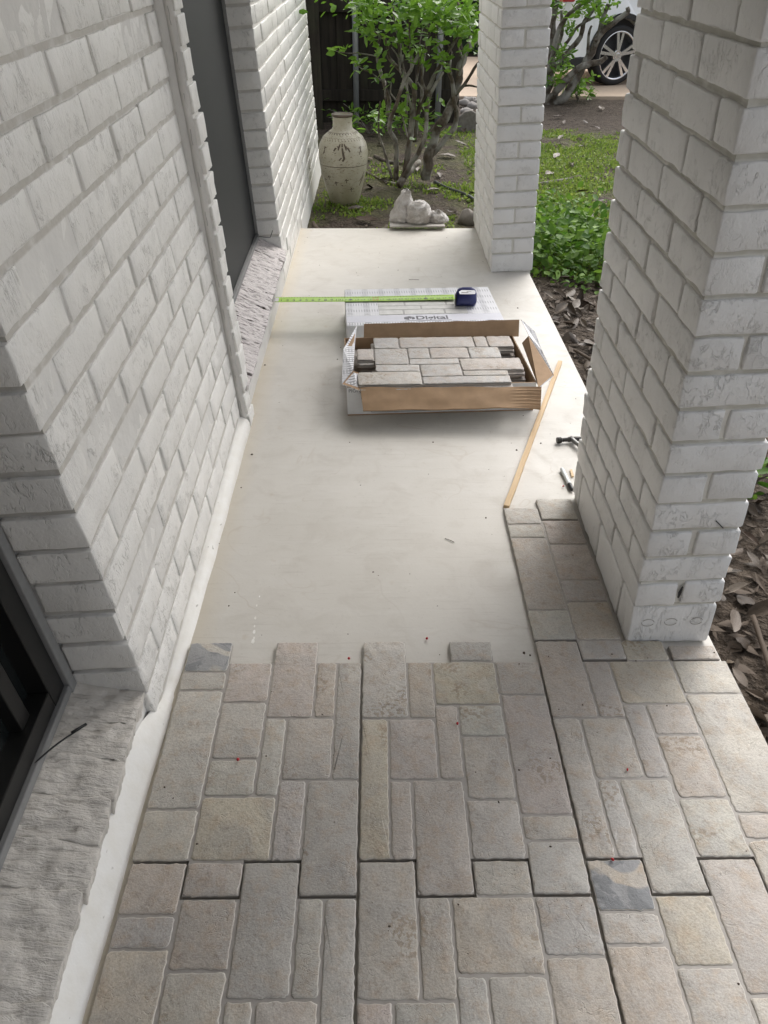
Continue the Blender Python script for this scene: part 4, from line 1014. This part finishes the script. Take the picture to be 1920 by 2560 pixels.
def leaves_as_parts(parent, P, size, name='leaf'):
    P = np.asarray(P); d, s, nn_ = rand_rot(len(P), .6)
    for p, a, c, e in zip(P, d, s, nn_):
        k = size * random.uniform(.7, 1.25); o = link(name, leafme, parent)
        mw = Matrix((Vector(a) * k, Vector(c) * k, Vector(e) * k)).transposed().to_4x4(); mw.translation = Vector(p) - parent.location
        o.matrix_local = mw
def branch(parent, pts, r0, r1, zf, name='branch', y0=4.9, inv_loc=Vector((0, 0, 0))):
    P = smooth_path([px3(*zf(u, v), y) - inv_loc for u, v, y in pts], 5); n = len(P)
    rad = [r0 + (r1 - r0) * i / (n - 1) for i in range(n)]
    P = [p + noise.noise_vector(p * 18) * (rad[i] * .5) for i, p in enumerate(P)]
    b = MB(); b.tube(P, rad, 8, wob=.10); return b.build(name, M['bark'], parent, smooth=True)

sloc = Vector((.25, 4.95, gz(.25, 4.95)))
sh = empty('shrub', sloc, (0, 0, 0), 'many-stemmed leafy shrub with grey lichened branches behind the white bags', 'shrub')
BR1 = [([(775, 1235, 4.9), (725, 1060, 4.95), (682, 900, 5.0), (692, 700, 5.0)], .012, .006),
       ([(800, 1240, 4.9), (802, 1000, 4.9), (752, 885, 4.85), (798, 740, 4.8), (858, 560, 4.8), (912, 465, 4.85), (965, 350, 4.9)], .020, .011),
       ([(850, 1260, 4.85), (888, 1050, 4.9), (912, 850, 4.95), (928, 640, 5.0), (890, 560, 5.0), (828, 480, 5.05), (752, 400, 5.1), (742, 310, 5.1), (700, 240, 5.1)], .024, .010),
       ([(850, 1230, 4.85), (940, 1080, 4.8), (1000, 960, 4.8), (1010, 800, 4.85), (1032, 680, 4.9), (1070, 590, 4.9), (1125, 500, 4.95)], .020, .010),
       ([(1010, 1240, 4.95), (1035, 1060, 4.95), (1085, 900, 5.0), (1160, 780, 5.0), (1212, 650, 5.05), (1240, 520, 5.05), (1262, 400, 5.1), (1300, 330, 5.1), (1385, 250, 5.15)], .040, .022),
       ([(1040, 1080, 5.0), (1165, 930, 5.05), (1222, 820, 5.05), (1202, 700, 5.0), (1192, 560, 5.0), (1150, 460, 5.0)], .024, .013),
       ([(930, 980, 5.05), (965, 740, 5.0), (1040, 580, 5.0), (1110, 445, 5.0), (1180, 335, 5.0), (1235, 240, 5.0)], .020, .010),
       ([(745, 800, 5.0), (750, 690, 5.05), (702, 520, 5.1), (672, 390, 5.1), (690, 250, 5.15)], .018, .009),
       ([(1240, 610, 5.05), (1300, 590, 4.95), (1368, 602, 4.9)], .010, .006), ([(1215, 650, 5.0), (1285, 570, 4.95), (1350, 460, 4.95), (1378, 425, 4.95)], .014, .009),
       ([(828, 480, 5.05), (822, 300, 5.1), (792, 150, 5.1), (780, 40, 5.1)], .010, .006), ([(980, 720, 5.1), (985, 500, 5.15), (1010, 300, 5.2), (1030, 80, 5.2)], .012, .006),
       ([(872, 820, 5.1), (878, 600, 5.15), (840, 400, 5.2), (830, 260, 5.2)], .010, .005), ([(1262, 400, 5.1), (1245, 300, 5.1), (1250, 150, 5.1), (1230, 20, 5.15)], .018, .010),
       ([(770, 570, 4.9), (765, 640, 4.85), (800, 690, 4.82)], .004, .006), ([(910, 470, 4.85), (900, 350, 4.85), (895, 200, 4.85), (900, 60, 4.9)], .009, .005),
       ([(690, 250, 5.15), (600, 170, 5.0), (560, 100, 5.0)], .006, .003), ([(672, 390, 5.1), (560, 370, 4.9), (440, 365, 4.8), (380, 350, 4.8)], .005, .002), ([(700, 560, 5.1), (640, 510, 4.95), (560, 470, 4.9), (500, 420, 4.9)], .005, .002),
       ([(820, 1280, 4.8), (845, 1250, 4.83), (900, 1180, 4.95), (960, 1120, 5.1)], .03, .02)]
_rb = random.Random(12)
for u0, v0, u1, v1 in [(905, 850, 860, 380), (930, 640, 1000, 200), (1030, 680, 960, 330), (1190, 560, 1150, 260), (1240, 520, 1330, 120), (755, 885, 720, 560), (860, 560, 790, 330), (1110, 445, 1090, 180), (1215, 650, 1170, 380), (1260, 400, 1200, 180), (890, 1050, 850, 700), (1010, 800, 960, 560)]:
    mm = [((u0 + (u1 - u0) * k_ / 3 + _rb.uniform(-22, 22) * (k_ > 0)), v0 + (v1 - v0) * k_ / 3, 4.95 + _rb.uniform(-.12, .2)) for k_ in range(4)]
    BR1.append((mm, .009, .004))
for pts, r0, r1 in BR1: branch(sh, pts, r0 * .88, r1 * .85, Z1, inv_loc=sloc)
rg = random.Random(3)
def cloud(regions, zf):
    out = []
    for (u, v, ru, rv, n, y0, y1) in regions:
        for _ in range(n):
            a, q = rg.uniform(0, 6.283), math.sqrt(rg.random()); out.append(px3(*zf(u + ru * q * math.cos(a), v + rv * q * math.sin(a)), rg.uniform(y0, y1)))
    return out
RG1 = [(600, 60, 110, 100, 70, 4.7, 5.2), (600, 190, 90, 60, 26, 4.8, 5.2), (760, 130, 100, 80, 34, 4.8, 5.3), (430, 350, 85, 28, 15, 4.75, 4.85), (560, 440, 70, 60, 20, 4.8, 5.0), (660, 520, 40, 40, 8, 4.8, 5.0),
       (790, 540, 60, 40, 9, 4.8, 5.0), (1050, 60, 210, 100, 130, 4.6, 5.4), (990, 680, 120, 80, 12, 4.7, 4.95), (800, 380, 150, 100, 22, 4.75, 5.1), (1020, 380, 130, 120, 26, 4.7, 5.1), (1290, 330, 90, 80, 14, 4.7, 4.95), (640, 840, 140, 60, 26, 5.2, 5.6), (1110, 440, 110, 70, 16, 4.7, 5.0), (1150, 170, 190, 80, 60, 4.6, 5.3), (950, 300, 130, 90, 34, 4.6, 5.1), (1300, 230, 90, 70, 34, 4.6, 5.0), (800, 240, 110, 70, 30, 4.7, 5.2), (1320, 110, 70, 130, 50, 4.6, 5.2), (1090, 330, 60, 50, 12, 4.8, 5.0), (1120, 430, 40, 30, 4, 4.8, 4.9), (900, 320, 60, 80, 12, 4.7, 5.1),
       (660, 300, 50, 60, 9, 4.9, 5.2), (700, 800, 50, 50, 14, 4.9, 5.2), (830, 770, 50, 50, 10, 4.8, 5.0), (965, 830, 25, 45, 6, 4.8, 4.9), (1135, 890, 30, 40, 5, 4.75, 4.85), (870, 640, 20, 30, 4, 4.8, 4.9), (1020, 900, 45, 45, 7, 4.8, 4.95), (970, 960, 60, 40, 6, 4.8, 4.95)]
pts = cloud(RG1, Z1); random.shuffle(pts)
leaves_as_parts(sh, pts[:295], .064)
crown = [Vector((rg.gauss(.22, .32), rg.gauss(5.05, .28), rg.uniform(.86, 1.75))) for _ in range(900)]
more = pts[295:] + crown + cloud([(1060, 50, 280, 100, 230, 4.6, 5.5), (610, 50, 110, 90, 90, 4.7, 5.4), (1240, 150, 140, 100, 120, 4.7, 5.4), (620, 200, 90, 60, 30, 4.8, 5.2), (900, 170, 120, 70, 40, 4.8, 5.4)], Z1)
Vv, Ff = leaf_cloud([p - sloc for p in more], .058); tag(link('foliage', npmesh('foliage', Vv, Ff, M['leaf']), sh), kind='stuff')

sl2 = Vector((1.98, 8.75, -.08))
s2 = empty('shrub', sl2, (0, 0, 0), 'sparser leaning shrub with crooked grey limbs in front of the white car', 'shrub')
BR2 = [([(700, 1000, 8.7), (800, 860, 8.6), (1000, 645, 8.5), (1185, 590, 8.5), (1265, 530, 8.5)], .045, .022), ([(735, 1000, 8.7), (870, 915, 8.65), (960, 780, 8.7), (1040, 640, 8.7), (1150, 450, 8.7), (1200, 300, 8.7), (1240, 150, 8.7), (1290, 30, 8.7)], .05, .02),
       ([(690, 680, 8.7), (900, 500, 8.8), (1020, 340, 8.8), (1060, 200, 8.8), (1180, 60, 8.8)], .035, .018), ([(1150, 380, 8.6), (1300, 240, 8.6), (1400, 165, 8.6), (1468, 115, 8.6), (1460, 68, 8.6)], .03, .02),
       ([(690, 950, 8.7), (735, 700, 8.75), (742, 480, 8.8), (765, 200, 8.8), (800, 0, 8.8)], .045, .03), ([(745, 700, 8.7), (780, 420, 8.7), (860, 200, 8.75), (1000, 60, 8.8), (1120, 0, 8.8)], .03, .016),
       ([(700, 800, 8.9), (760, 560, 8.9), (840, 330, 8.9), (840, 100, 8.9)], .03, .015), ([(1040, 640, 8.7), (1090, 500, 8.75), (1100, 330, 8.8), (1130, 240, 8.8)], .02, .012), ([(880, 420, 8.8), (1000, 250, 8.8), (1160, 160, 8.8)], .018, .01)]
for pts_, r0, r1 in BR2: branch(s2, pts_, r0, r1, Z14, inv_loc=sl2)
RG2 = [(840, 560, 110, 150, 150, 8.5, 9.1), (920, 250, 70, 90, 50, 8.5, 9.0), (1120, 80, 170, 90, 110, 8.5, 9.0), (1280, 190, 60, 50, 30, 8.5, 8.8), (760, 770, 90, 45, 40, 8.5, 8.9), (1330, 20, 60, 30, 12, 8.6, 8.8), (800, 60, 90, 90, 60, 8.6, 9.1), (1060, 20, 60, 60, 20, 8.5, 9)]
Vv, Ff = leaf_cloud([p - sl2 for p in cloud(RG2, Z14)] + [Vector((rg.gauss(0.3, .35), rg.gauss(.1, .3), rg.uniform(1.0, 1.7))) for _ in range(700)], .075)
tag(link('foliage', npmesh('foliage', Vv, Ff, M['leaf']), s2), kind='stuff')
def small_plant(name, loc, n, r, h, size, mat, label, cat='plant'):
    lc = Vector(loc); t = empty(name, lc, (0, 0, 0), label, cat); b = MB()
    for i in range(max(5, n // 16)):
        a = rg.uniform(0, 6.28); e = Vector((r * .8 * math.cos(a), r * .8 * math.sin(a), h * rg.uniform(.6, 1))); b.tube([(0, 0, -.02), tuple(e * .5 + Vector((0, 0, h * .15))), tuple(e)], [.005, .004, .002], 5)
    b.build('stem', M['bark'], t)
    P = [(rg.gauss(0, r * .45), rg.gauss(0, r * .45), h * rg.uniform(.15, 1.05)) for _ in range(n)]
    Vv, Ff = leaf_cloud(P, size); tag(link('foliage', npmesh('foliage', Vv, Ff, mat), t), kind='stuff'); return t
small_plant('seedling_bush', (2.28, 8.80, -.08), 110, .22, .24, .075, M['leaf'], 'small bright green seedling bush on the mulch before the driveway')
small_plant('fern_plant', (-.02, 6.9, -.08), 160, .5, .20, .06, M['leaf'], 'low leafy plant growing at the foot of the dark fence')
small_plant('fern_plant', (.35, 6.75, -.08), 90, .3, .26, .06, M['leaf'], 'leafy sucker growth behind the shrub stems near the right fence post')

small_plant('weed_plant', (1.07, 1.13, -.08), 60, .10, .12, .05, M['leaf_dark'], 'small green weed among dry leaves right of the near pillar')
# ------------------------------------------------------------------ ground cover, lawn, litter
def scatter(n, x0, x1, y0, y1, dens):
    out = []
    while len(out) < n:
        x, y = rg.uniform(x0, x1), rg.uniform(y0, y1)
        if rg.random() < dens(x, y): out.append((x, y))
    return out
def gc_d(x, y):
    e = ((x - 1.02) / .36) ** 2 + ((y - 3.45) / .62) ** 2
    return 1.0 if e < .6 else (.35 if e < 1.1 else .0)
pts = [Vector((x, y, gz(x, y) + abs(rg.gauss(.07, .05)) * (1.2 if gc_d(x, y) > .5 else .5))) for x, y in scatter(2600, .72, 1.5, 2.75, 4.15, gc_d) if x > .80 or y < 2.8 or y > 3.7]
Vv, Ff = leaf_cloud(pts, .042, .62, .9); tag(link('ground_cover', npmesh('ground_cover', Vv, Ff, M['leaf_dark'])), 'dense low green ground cover growing beside the far pillar', 'ground cover', kind='stuff')
def lawn_d(x, y):
    if y < 3.62 and x < .78: return 0
    n_ = noise.noise(Vector((x * 2.2, y * 2.2, 11))) + .5 * noise.noise(Vector((x * 7, y * 7, 2)))
    base = .70 if x > .7 else .10
    if x < .8 and y > 5.6: base -= .35
    if y > 6.2: base *= max(0, 1 - (y - 6.2) / .8)
    if x < .1 and y < 4.6: base *= .7
    return max(0, min(1, base + n_ * 1.25))
G = scatter(26000, -.36, 3.0, 3.0, 7.0, lawn_d); n = len(G)
P = np.array([(x, y, gz(x, y) - .003) for x, y in G]); a = RNG.uniform(0, 6.283, n); hgt = RNG.uniform(.010, .032, n); wd = RNG.uniform(.003, .008, n); ln_ = RNG.uniform(-.018, .018, (n, 2))
dx = np.stack([np.cos(a), np.sin(a), np.zeros(n)], -1) * wd[:, None]; tip = P + np.stack([ln_[:, 0], ln_[:, 1], hgt], -1); mid = (P + tip) / 2 + np.array([0, 0, .003])
V = np.stack([P - dx * .6, P + dx * .6, mid + dx, tip, mid - dx], 1).reshape(-1, 3); F_ = (np.arange(n)[:, None, None] * 5 + np.array([[0, 1, 2], [0, 2, 4], [4, 2, 3]])[None]).reshape(-1, 3)
tag(link('grass', npmesh('grass', V, F_, M['grass'])), 'thin mossy lawn on the soil beyond the porch', 'grass', kind='stuff')
G = scatter(8000, -.36, 2.4, 3.3, 6.8, lawn_d); P = [Vector((x, y, gz(x, y) + rg.uniform(.003, .018))) for x, y in G]
Vv, Ff = leaf_cloud(P, .019, .8, 1.6); tag(link('clover', npmesh('clover', Vv, Ff, M['grass'])), 'tiny round-leaved weeds among the thin lawn', 'weeds', kind='stuff')
# fallen leaves: curled blades
def dead_leaf(seed):
    rr_ = random.Random(seed); V = []; Fq = []; nu, nv = 7, 4; curl = rr_.uniform(.1, .55) * rr_.choice((1, 1, -1)); bend = rr_.uniform(-.25, .3); tw = rr_.uniform(-.5, .5)
    for i in range(nu + 1):
        u = i / nu; wdt = .25 * (math.sin(math.pi * min(1, u * .93 + .03)) ** .75) * (1 - .25 * u)
        for j in range(nv + 1):
            s = (j / nv - .5) * 2; y = s * wdt; z = curl * (s * s) * wdt * 1.1 + bend * (u - .5) ** 2 + .02 * rr_.uniform(-1, 1) + tw * s * (u - .5) * .2
            if j == nv // 2: z -= .015
            V.append((u - .5, y, z))
    k = nv + 1
    for i in range(nu):
        for j in range(nv): Fq.append((i * k + j, (i + 1) * k + j, (i + 1) * k + j + 1, i * k + j + 1))
    V += [(-.5, -.012, 0), (-.5, .012, 0), (-.66, .006, .03), (-.66, -.006, .03)]; o_ = len(V) - 4; Fq.append((o_, o_ + 1, o_ + 2, o_ + 3))
    return npmesh('fallen_leaf', V, Fq, M['dead'], True)
DL = [dead_leaf(i) for i in range(9)]
def drop_leaf(x, y, size, lift=.0, tilt=.5):
    o = link('fallen_leaf', random.choice(DL), ground, (x, y, gz(x, y) + .010 + lift), (random.gauss(0, tilt), random.gauss(0, tilt), random.uniform(0, 6.28)), (size, size * random.uniform(.8, 1.15), size)); return o
for i in range(110):
    x = .775 + abs(random.gauss(0, .28)); y = random.uniform(-.05, 1.45); drop_leaf(x, y, random.uniform(.04, .10), random.uniform(0, .03), .42)
for i in range(70):
    drop_leaf(.77 + abs(random.gauss(0, .22)), random.uniform(-.05, 2.9), random.uniform(.022, .05), random.uniform(0, .02), .6)
for i in range(80):
    x = .78 + abs(random.gauss(0, .16)); y = random.uniform(1.45, 2.95); drop_leaf(x, y, random.uniform(.04, .095), random.uniform(0, .025), .45)
for u, v in [(620, 1295), (1150, 1095), (1060, 1320), (1105, 1215), (1250, 1000), (760, 1240), (530, 1465), (960, 1180), (1320, 1340), (620, 1110), (1270, 915), (600, 1540), (1190, 1500), (640, 940), (700, 1000)]:
    p = px3(*Z1(u, v), 4.5); d = (p - cam_loc); t = (-.08 - cam_loc.z) / d.z; p = cam_loc + d * t; drop_leaf(p.x, p.y, random.uniform(.09, .15), .012, .2)
Z2 = lambda u, v: (1150 + u / 2.1545, v / 2.1545)
for u, v in [(520, 845), (660, 800), (750, 1100), (655, 1045), (730, 700), (675, 670), (490, 1145), (540, 755), (560, 670), (480, 940), (640, 770), (700, 1180), (530, 640), (760, 590), (600, 900)]:
    p = px3(*Z2(u, v), 4.5); d = (p - cam_loc); t = (-.08 - cam_loc.z) / d.z; p = cam_loc + d * t; drop_leaf(p.x, p.y, random.uniform(.07, .13), .014, .2)
# small litter chips: twigs and leaf scraps
b = MB()
for i in range(1300):
    if i < 700: x, y = .76 + abs(rg.gauss(0, .3)), rg.uniform(-.1, 3.0)
    else: x, y = rg.uniform(-.3, 3.2), rg.uniform(3.7, 8.8)
    if x < .75 and y < 3.62: continue
    z = gz(x, y) + .006; a = rg.uniform(0, 6.28); L = rg.uniform(.008, .035); w_ = L * rg.uniform(.12, .5); c, s = math.cos(a), math.sin(a); t1, t2 = rg.uniform(-.006, .01), rg.uniform(-.006, .01)
    b.add([(x - c * L + s * w_ * .3, y - s * L - c * w_ * .3, z + t1), (x + s * w_, y - c * w_, z + .004), (x + c * L, y + s * L, z + t2), (x - s * w_, y + c * w_, z + .002)], [(0, 1, 2, 3)])
tag(b.build('leaf_scraps', M['twig'], ground), kind='stuff')
def path_ground(pts, r, name, mat, label, cat, lift=None, **kw):
    P = []
    for (x, y) in pts: P.append((x, y, gz(x, y) + (lift if lift is not None else r * .5)))
    P = smooth_path(P, 6); b = MB(); rad = r if not hasattr(r, '__len__') else r
    b.tube(P, rad, 8, wob=kw.get('wob', 0)); return tag(b.build(name, mat, smooth=True), label, cat, kw.get('group'))
path_ground([(.44, 4.98), (.52, 4.80), (.62, 4.55), (.72, 4.30), (.95, 4.15)], .012, 'garden_hose', M['hose'], 'dark garden hose curving over the mossy ground to the far pillar', 'hose', .012)
path_ground([(-.10, 5.42), (.0, 5.2), (.10, 5.02), (.2, 4.92)], .011, 'root', M['bark'], 'pale root running from behind the jar to the shrub foot', 'root', .008, wob=.1)
path_ground([(-.34, 3.95), (-.30, 3.82), (-.2, 3.72), (-.1, 3.74), (0, 3.70)], .012, 'root', M['twig'], 'dark curved root at the slab end below the wall', 'root', .006, wob=.15)
path_ground([(-.02, 3.69), (.05, 3.74), (.09, 3.84)], .010, 'root', M['twig'], 'short dark root bending up beside the white bags', 'root', .012, wob=.15)
path_ground([(.02, 5.8), (.15, 5.55), (.35, 5.5)], .014, 'root', M['bark'], 'brown root behind the shrub stems', 'root', .008, wob=.1)
path_ground([(.95, 4.85), (1.2, 4.95), (1.5, 5.15)], .012, 'root', M['bark'], 'long surface root crossing the grass right of the far pillar', 'root', .006, wob=.15)
for i, (x0, y0, x1, y1, lb_) in enumerate([(.79, .10, .90, .62, 'dark stick lying along the slab edge among dry leaves'), (.83, .38, .98, .55, 'forked brown stick in the dry leaves by the near pillar'), (.80, 2.1, .92, 1.8, 'thin stick among leaves between the two pillars')]):
    path_ground([(x0, y0), ((x0 + x1) / 2 + .01, (y0 + y1) / 2), (x1, y1)], .006, 'fallen_stick', M['twig'], lb_, 'stick', .02, wob=.15)
def stone(loc, s, mat, label, cat='stone', group=None, seed=0, name='stone_rock'):
    V = []; n, k = 14, 8
    for i in range(k + 1):
        ph = math.pi * i / k
        for j in range(n):
            t = 2 * math.pi * j / n; v = Vector((math.sin(ph) * math.cos(t), math.sin(ph) * math.sin(t), math.cos(ph)))
            q = 1 + .35 * noise.noise(v * 1.4 + Vector((seed, 0, 0))) + .12 * noise.noise(v * 4 + Vector((0, seed, 0))); V.append((v.x * s[0] * q, v.y * s[1] * q, v.z * s[2] * q))
    Fq = [(i * n + j, i * n + (j + 1) % n, (i + 1) * n + (j + 1) % n, (i + 1) * n + j) for i in range(k) for j in range(n)]
    return tag(link(name, npmesh(name, V, [f[::-1] for f in Fq], mat, True), None, loc), label, cat, group)
stone((.565, 3.93, -.055), (.055, .05, .05), M['rock'], 'grey mossy rock between the white bags and the far pillar', seed=4)
RK = []
for i in range(26):
    x, y = rg.uniform(.72, 1.45), rg.uniform(7.75, 8.75); r_ = rg.uniform(.03, .065)
    stone((x, y, -.06 + r_ * .3), (r_, r_ * rg.uniform(.7, 1), r_ * .7), M['rock_pale'], 'pale rounded stone in the rock border before the driveway', 'stone', 'pale stones bordering the driveway', i + 10)
# upright grey edging block
b = MB(); b.prism([(-.10, -.12), (.10, -.12), (.10, .02), (.07, .06), (.02, .085), (-.04, .075), (-.085, .03)], -.03, .03)
tag(b.build('edging_block', M['rock'], loc=(.87, 7.0, .0), rot=(R(90), 0, 0), bevel=.008), 'grey rounded-top edging block standing before the pale stones', 'block')

# ------------------------------------------------------------------ fence
fe = empty('wooden_fence', (0, 7.45, 0), (0, 0, 0), 'dark weathered board fence with galvanised posts behind the shrub', 'fence')
x = -2.2
brd = MB(); brd.box((0, 0, -.12), (.138, .018, 1.75)); brm = brd.mesh('board', M['fence'])
while x < .74:
    link('board', brm, fe, (x, random.uniform(-.004, .004), random.uniform(-.02, .02)), (0, 0, random.uniform(-.006, .006))); x += .144
for z in (.15, .85, 1.5):
    b = MB(); b.box((-2.2, -.045, z - .045), (.79, -.0065, z + .045)); b.build('rail', M['fence'], fe)
b = MB(); b.box((-2.2, .022, -.12), (.74, .030, 1.7)); b.build('backing_board', M['fence'], fe)
for px_ in (-.155, .615):
    b = MB(); b.tube([(px_, -.072, -.2), (px_, -.072, 1.7)], .026, 14); b.build('post', M['galv'], fe, smooth=True)
b = MB(); b.box((-.56, -.35, -.15), (-.46, -.25, 1.9)); b.build('gate_post', M['fence'], fe, bevel=.005)
# side return of the fence towards the driveway keeps the gap dark
# ------------------------------------------------------------------ hedge beyond the driveway
hp = np.array([(rg.uniform(-4, 12), rg.uniform(13.9, 15.2), rg.uniform(-.1, 2.2) ** 1.0) for _ in range(9000)])
Vv, Ff = leaf_cloud(hp, .16, .6)
hd = empty('hedge', (0, 0, 0), (0, 0, 0), 'dark hedge across the driveway glimpsed behind the fence end', 'hedge')
tag(link('foliage', npmesh('foliage', Vv, Ff, M['hedge']), hd), kind='stuff')
b = MB(); b.box((-4, 14.5, -.1), (12, 15, 2.1)); b.build('hedge_core', M['hedge'], hd)

# ------------------------------------------------------------------ car
car = empty('parked_car', (2.93, 9.86, -.045), (0, 0, R(20)), 'white car parked on the tan driveway, its rear wheel seen behind the shrub', 'car')
car.scale = (.88, .88, .88)
WR = .355
def arc(cx, cz, r, a0, a1, n): return [(cx + r * math.cos(R(a0 + (a1 - a0) * i / n)), cz + r * math.sin(R(a0 + (a1 - a0) * i / n))) for i in range(n + 1)]
prof = [(-.93, .42), (-.97, .62), (-.93, .98), (-.80, 1.06), (-.62, 1.48), (-.45, 1.58), (1.3, 1.62), (1.75, 1.56), (2.45, 1.08), (3.35, .98), (3.62, .80), (3.66, .45), (3.55, .26)]
low = arc(2.75, WR, .43, -12, 192, 16) + arc(0, WR, .43, -12, 192, 16) + [(-.60, .27), (-.88, .30)]
poly = prof + low
n = len(poly); wd_ = 1.82; b = MB()
def yof(z): return max(0, (z - .95)) * .24                         # tumblehome of the cabin
vs = [(x, yof(z), z) for x, z in poly] + [(x, wd_ - yof(z), z) for x, z in poly]
b.add(vs, [tuple(range(n)), tuple(range(2 * n - 1, n - 1, -1))] + [(i, n + i, n + (i + 1) % n, (i + 1) % n) for i in range(n)])
b.build('body', M['car'], car, bevel=.03)
for cx in (0, 2.75):
    b = MB(); b.lathe([(0, .05), (.15, .05), (.16, .06), (.27, .10), (.27, .16), (0, .16)], 32, 'Y'); wh = b.build('wheel', M['brake'], car, auto=True, loc=(cx, .03, WR))
    b = MB(); b.lathe([(.285, -.02), (.300, -.028), (.335, -.024), (.352, -.008), (WR, .03), (WR, .18), (.345, .21), (.285, .215)], 48, 'Y'); b.build('tyre', M['rubber'], wh, smooth=True)
    b = MB(); b.lathe([(.292, -.014), (.292, -.020), (.280, -.022), (.268, -.012), (.262, .03), (.255, .16)], 48, 'Y')
    for s in range(5):
        for off in (-9, 9):
            a = R(90 + 72 * s + off); a2 = R(90 + 72 * s + off * .45); px_, pz_ = -math.sin(a), math.cos(a)
            i0 = (.055 * math.cos(a2 + (0 if off else 0)), .055 * math.sin(a2)); o0 = (.274 * math.cos(a), .274 * math.sin(a)); w0, w1 = .016, .019
            q = [(i0[0] + px_ * w0, -.020, i0[1] + pz_ * w0), (i0[0] - px_ * w0, -.020, i0[1] - pz_ * w0), (o0[0] - px_ * w1, -.018, o0[1] - pz_ * w1), (o0[0] + px_ * w1, -.018, o0[1] + pz_ * w1)]
            b.add(q + [(x_, .02, z_) for x_, y_, z_ in q], [(0, 1, 2, 3), (7, 6, 5, 4), (0, 4, 5, 1), (1, 5, 6, 2), (2, 6, 7, 3), (3, 7, 4, 0)])
    b.lathe([(0, -.026), (.03, -.026), (.036, -.020), (.062, -.021), (.070, -.012), (.072, .03)], 28, 'Y')
    b.build('rim', M['alloy'], wh, auto=True)
    b = MB(); P = arc(cx, WR, .430, -14, 194, 24); Q = arc(cx, WR, .490, -14, 194, 24); k = len(P)
    vs = [(x, -.012, z) for x, z in P] + [(x, -.012, z) for x, z in Q] + [(x, .12, z) for x, z in P] + [(x, .004, z) for x, z in Q]
    b.add(vs, [(i, i + 1, k + i + 1, k + i) for i in range(k - 1)] + [(2 * k + i, 2 * k + i + 1, i + 1, i) for i in range(k - 1)] + [(k + i, k + i + 1, 3 * k + i + 1, 3 * k + i) for i in range(k - 1)])
    b.build('arch_trim', M['cladding'], car)
    b = MB(); b.box((cx - .44, .13, .2), (cx + .44, .5, .82)); b.build('wheel_well', M['brake'], car)
b = MB(); b.box((.5, -.008, .20), (2.25, .03, .33)); b.build('sill_trim', M['cladding'], car, bevel=.01)
b = MB(); b.box((-.90, -.008, .22), (-.52, .5, .36)); b.box((-.94, .5, .22), (-.70, 1.5, .40)); b.build('rear_bumper', M['cladding'], car, bevel=.02)
b = MB(); b.box((-.955, -.004, .97), (-.78, .30, 1.05)); b.build('tail_light', M['tail'], car, bevel=.02)
b = MB(); g = [(-.35, 1.08), (-.30, 1.46), (.45, 1.50), (.45, 1.08)]
b.add([(x, yof(z) - .006, z) for x, z in g] + [(x + .9 if i > 1 else x + .86, yof(z) - .006, z) for i, (x, z) in enumerate(g)], [(0, 1, 2, 3), (4, 5, 6, 7)]); b.build('side_window', M['glass'], car)
print('OBJECTS', len(bpy.data.objects), 'TRIS', sum(len(m_.polygons) for m_ in bpy.data.meshes))
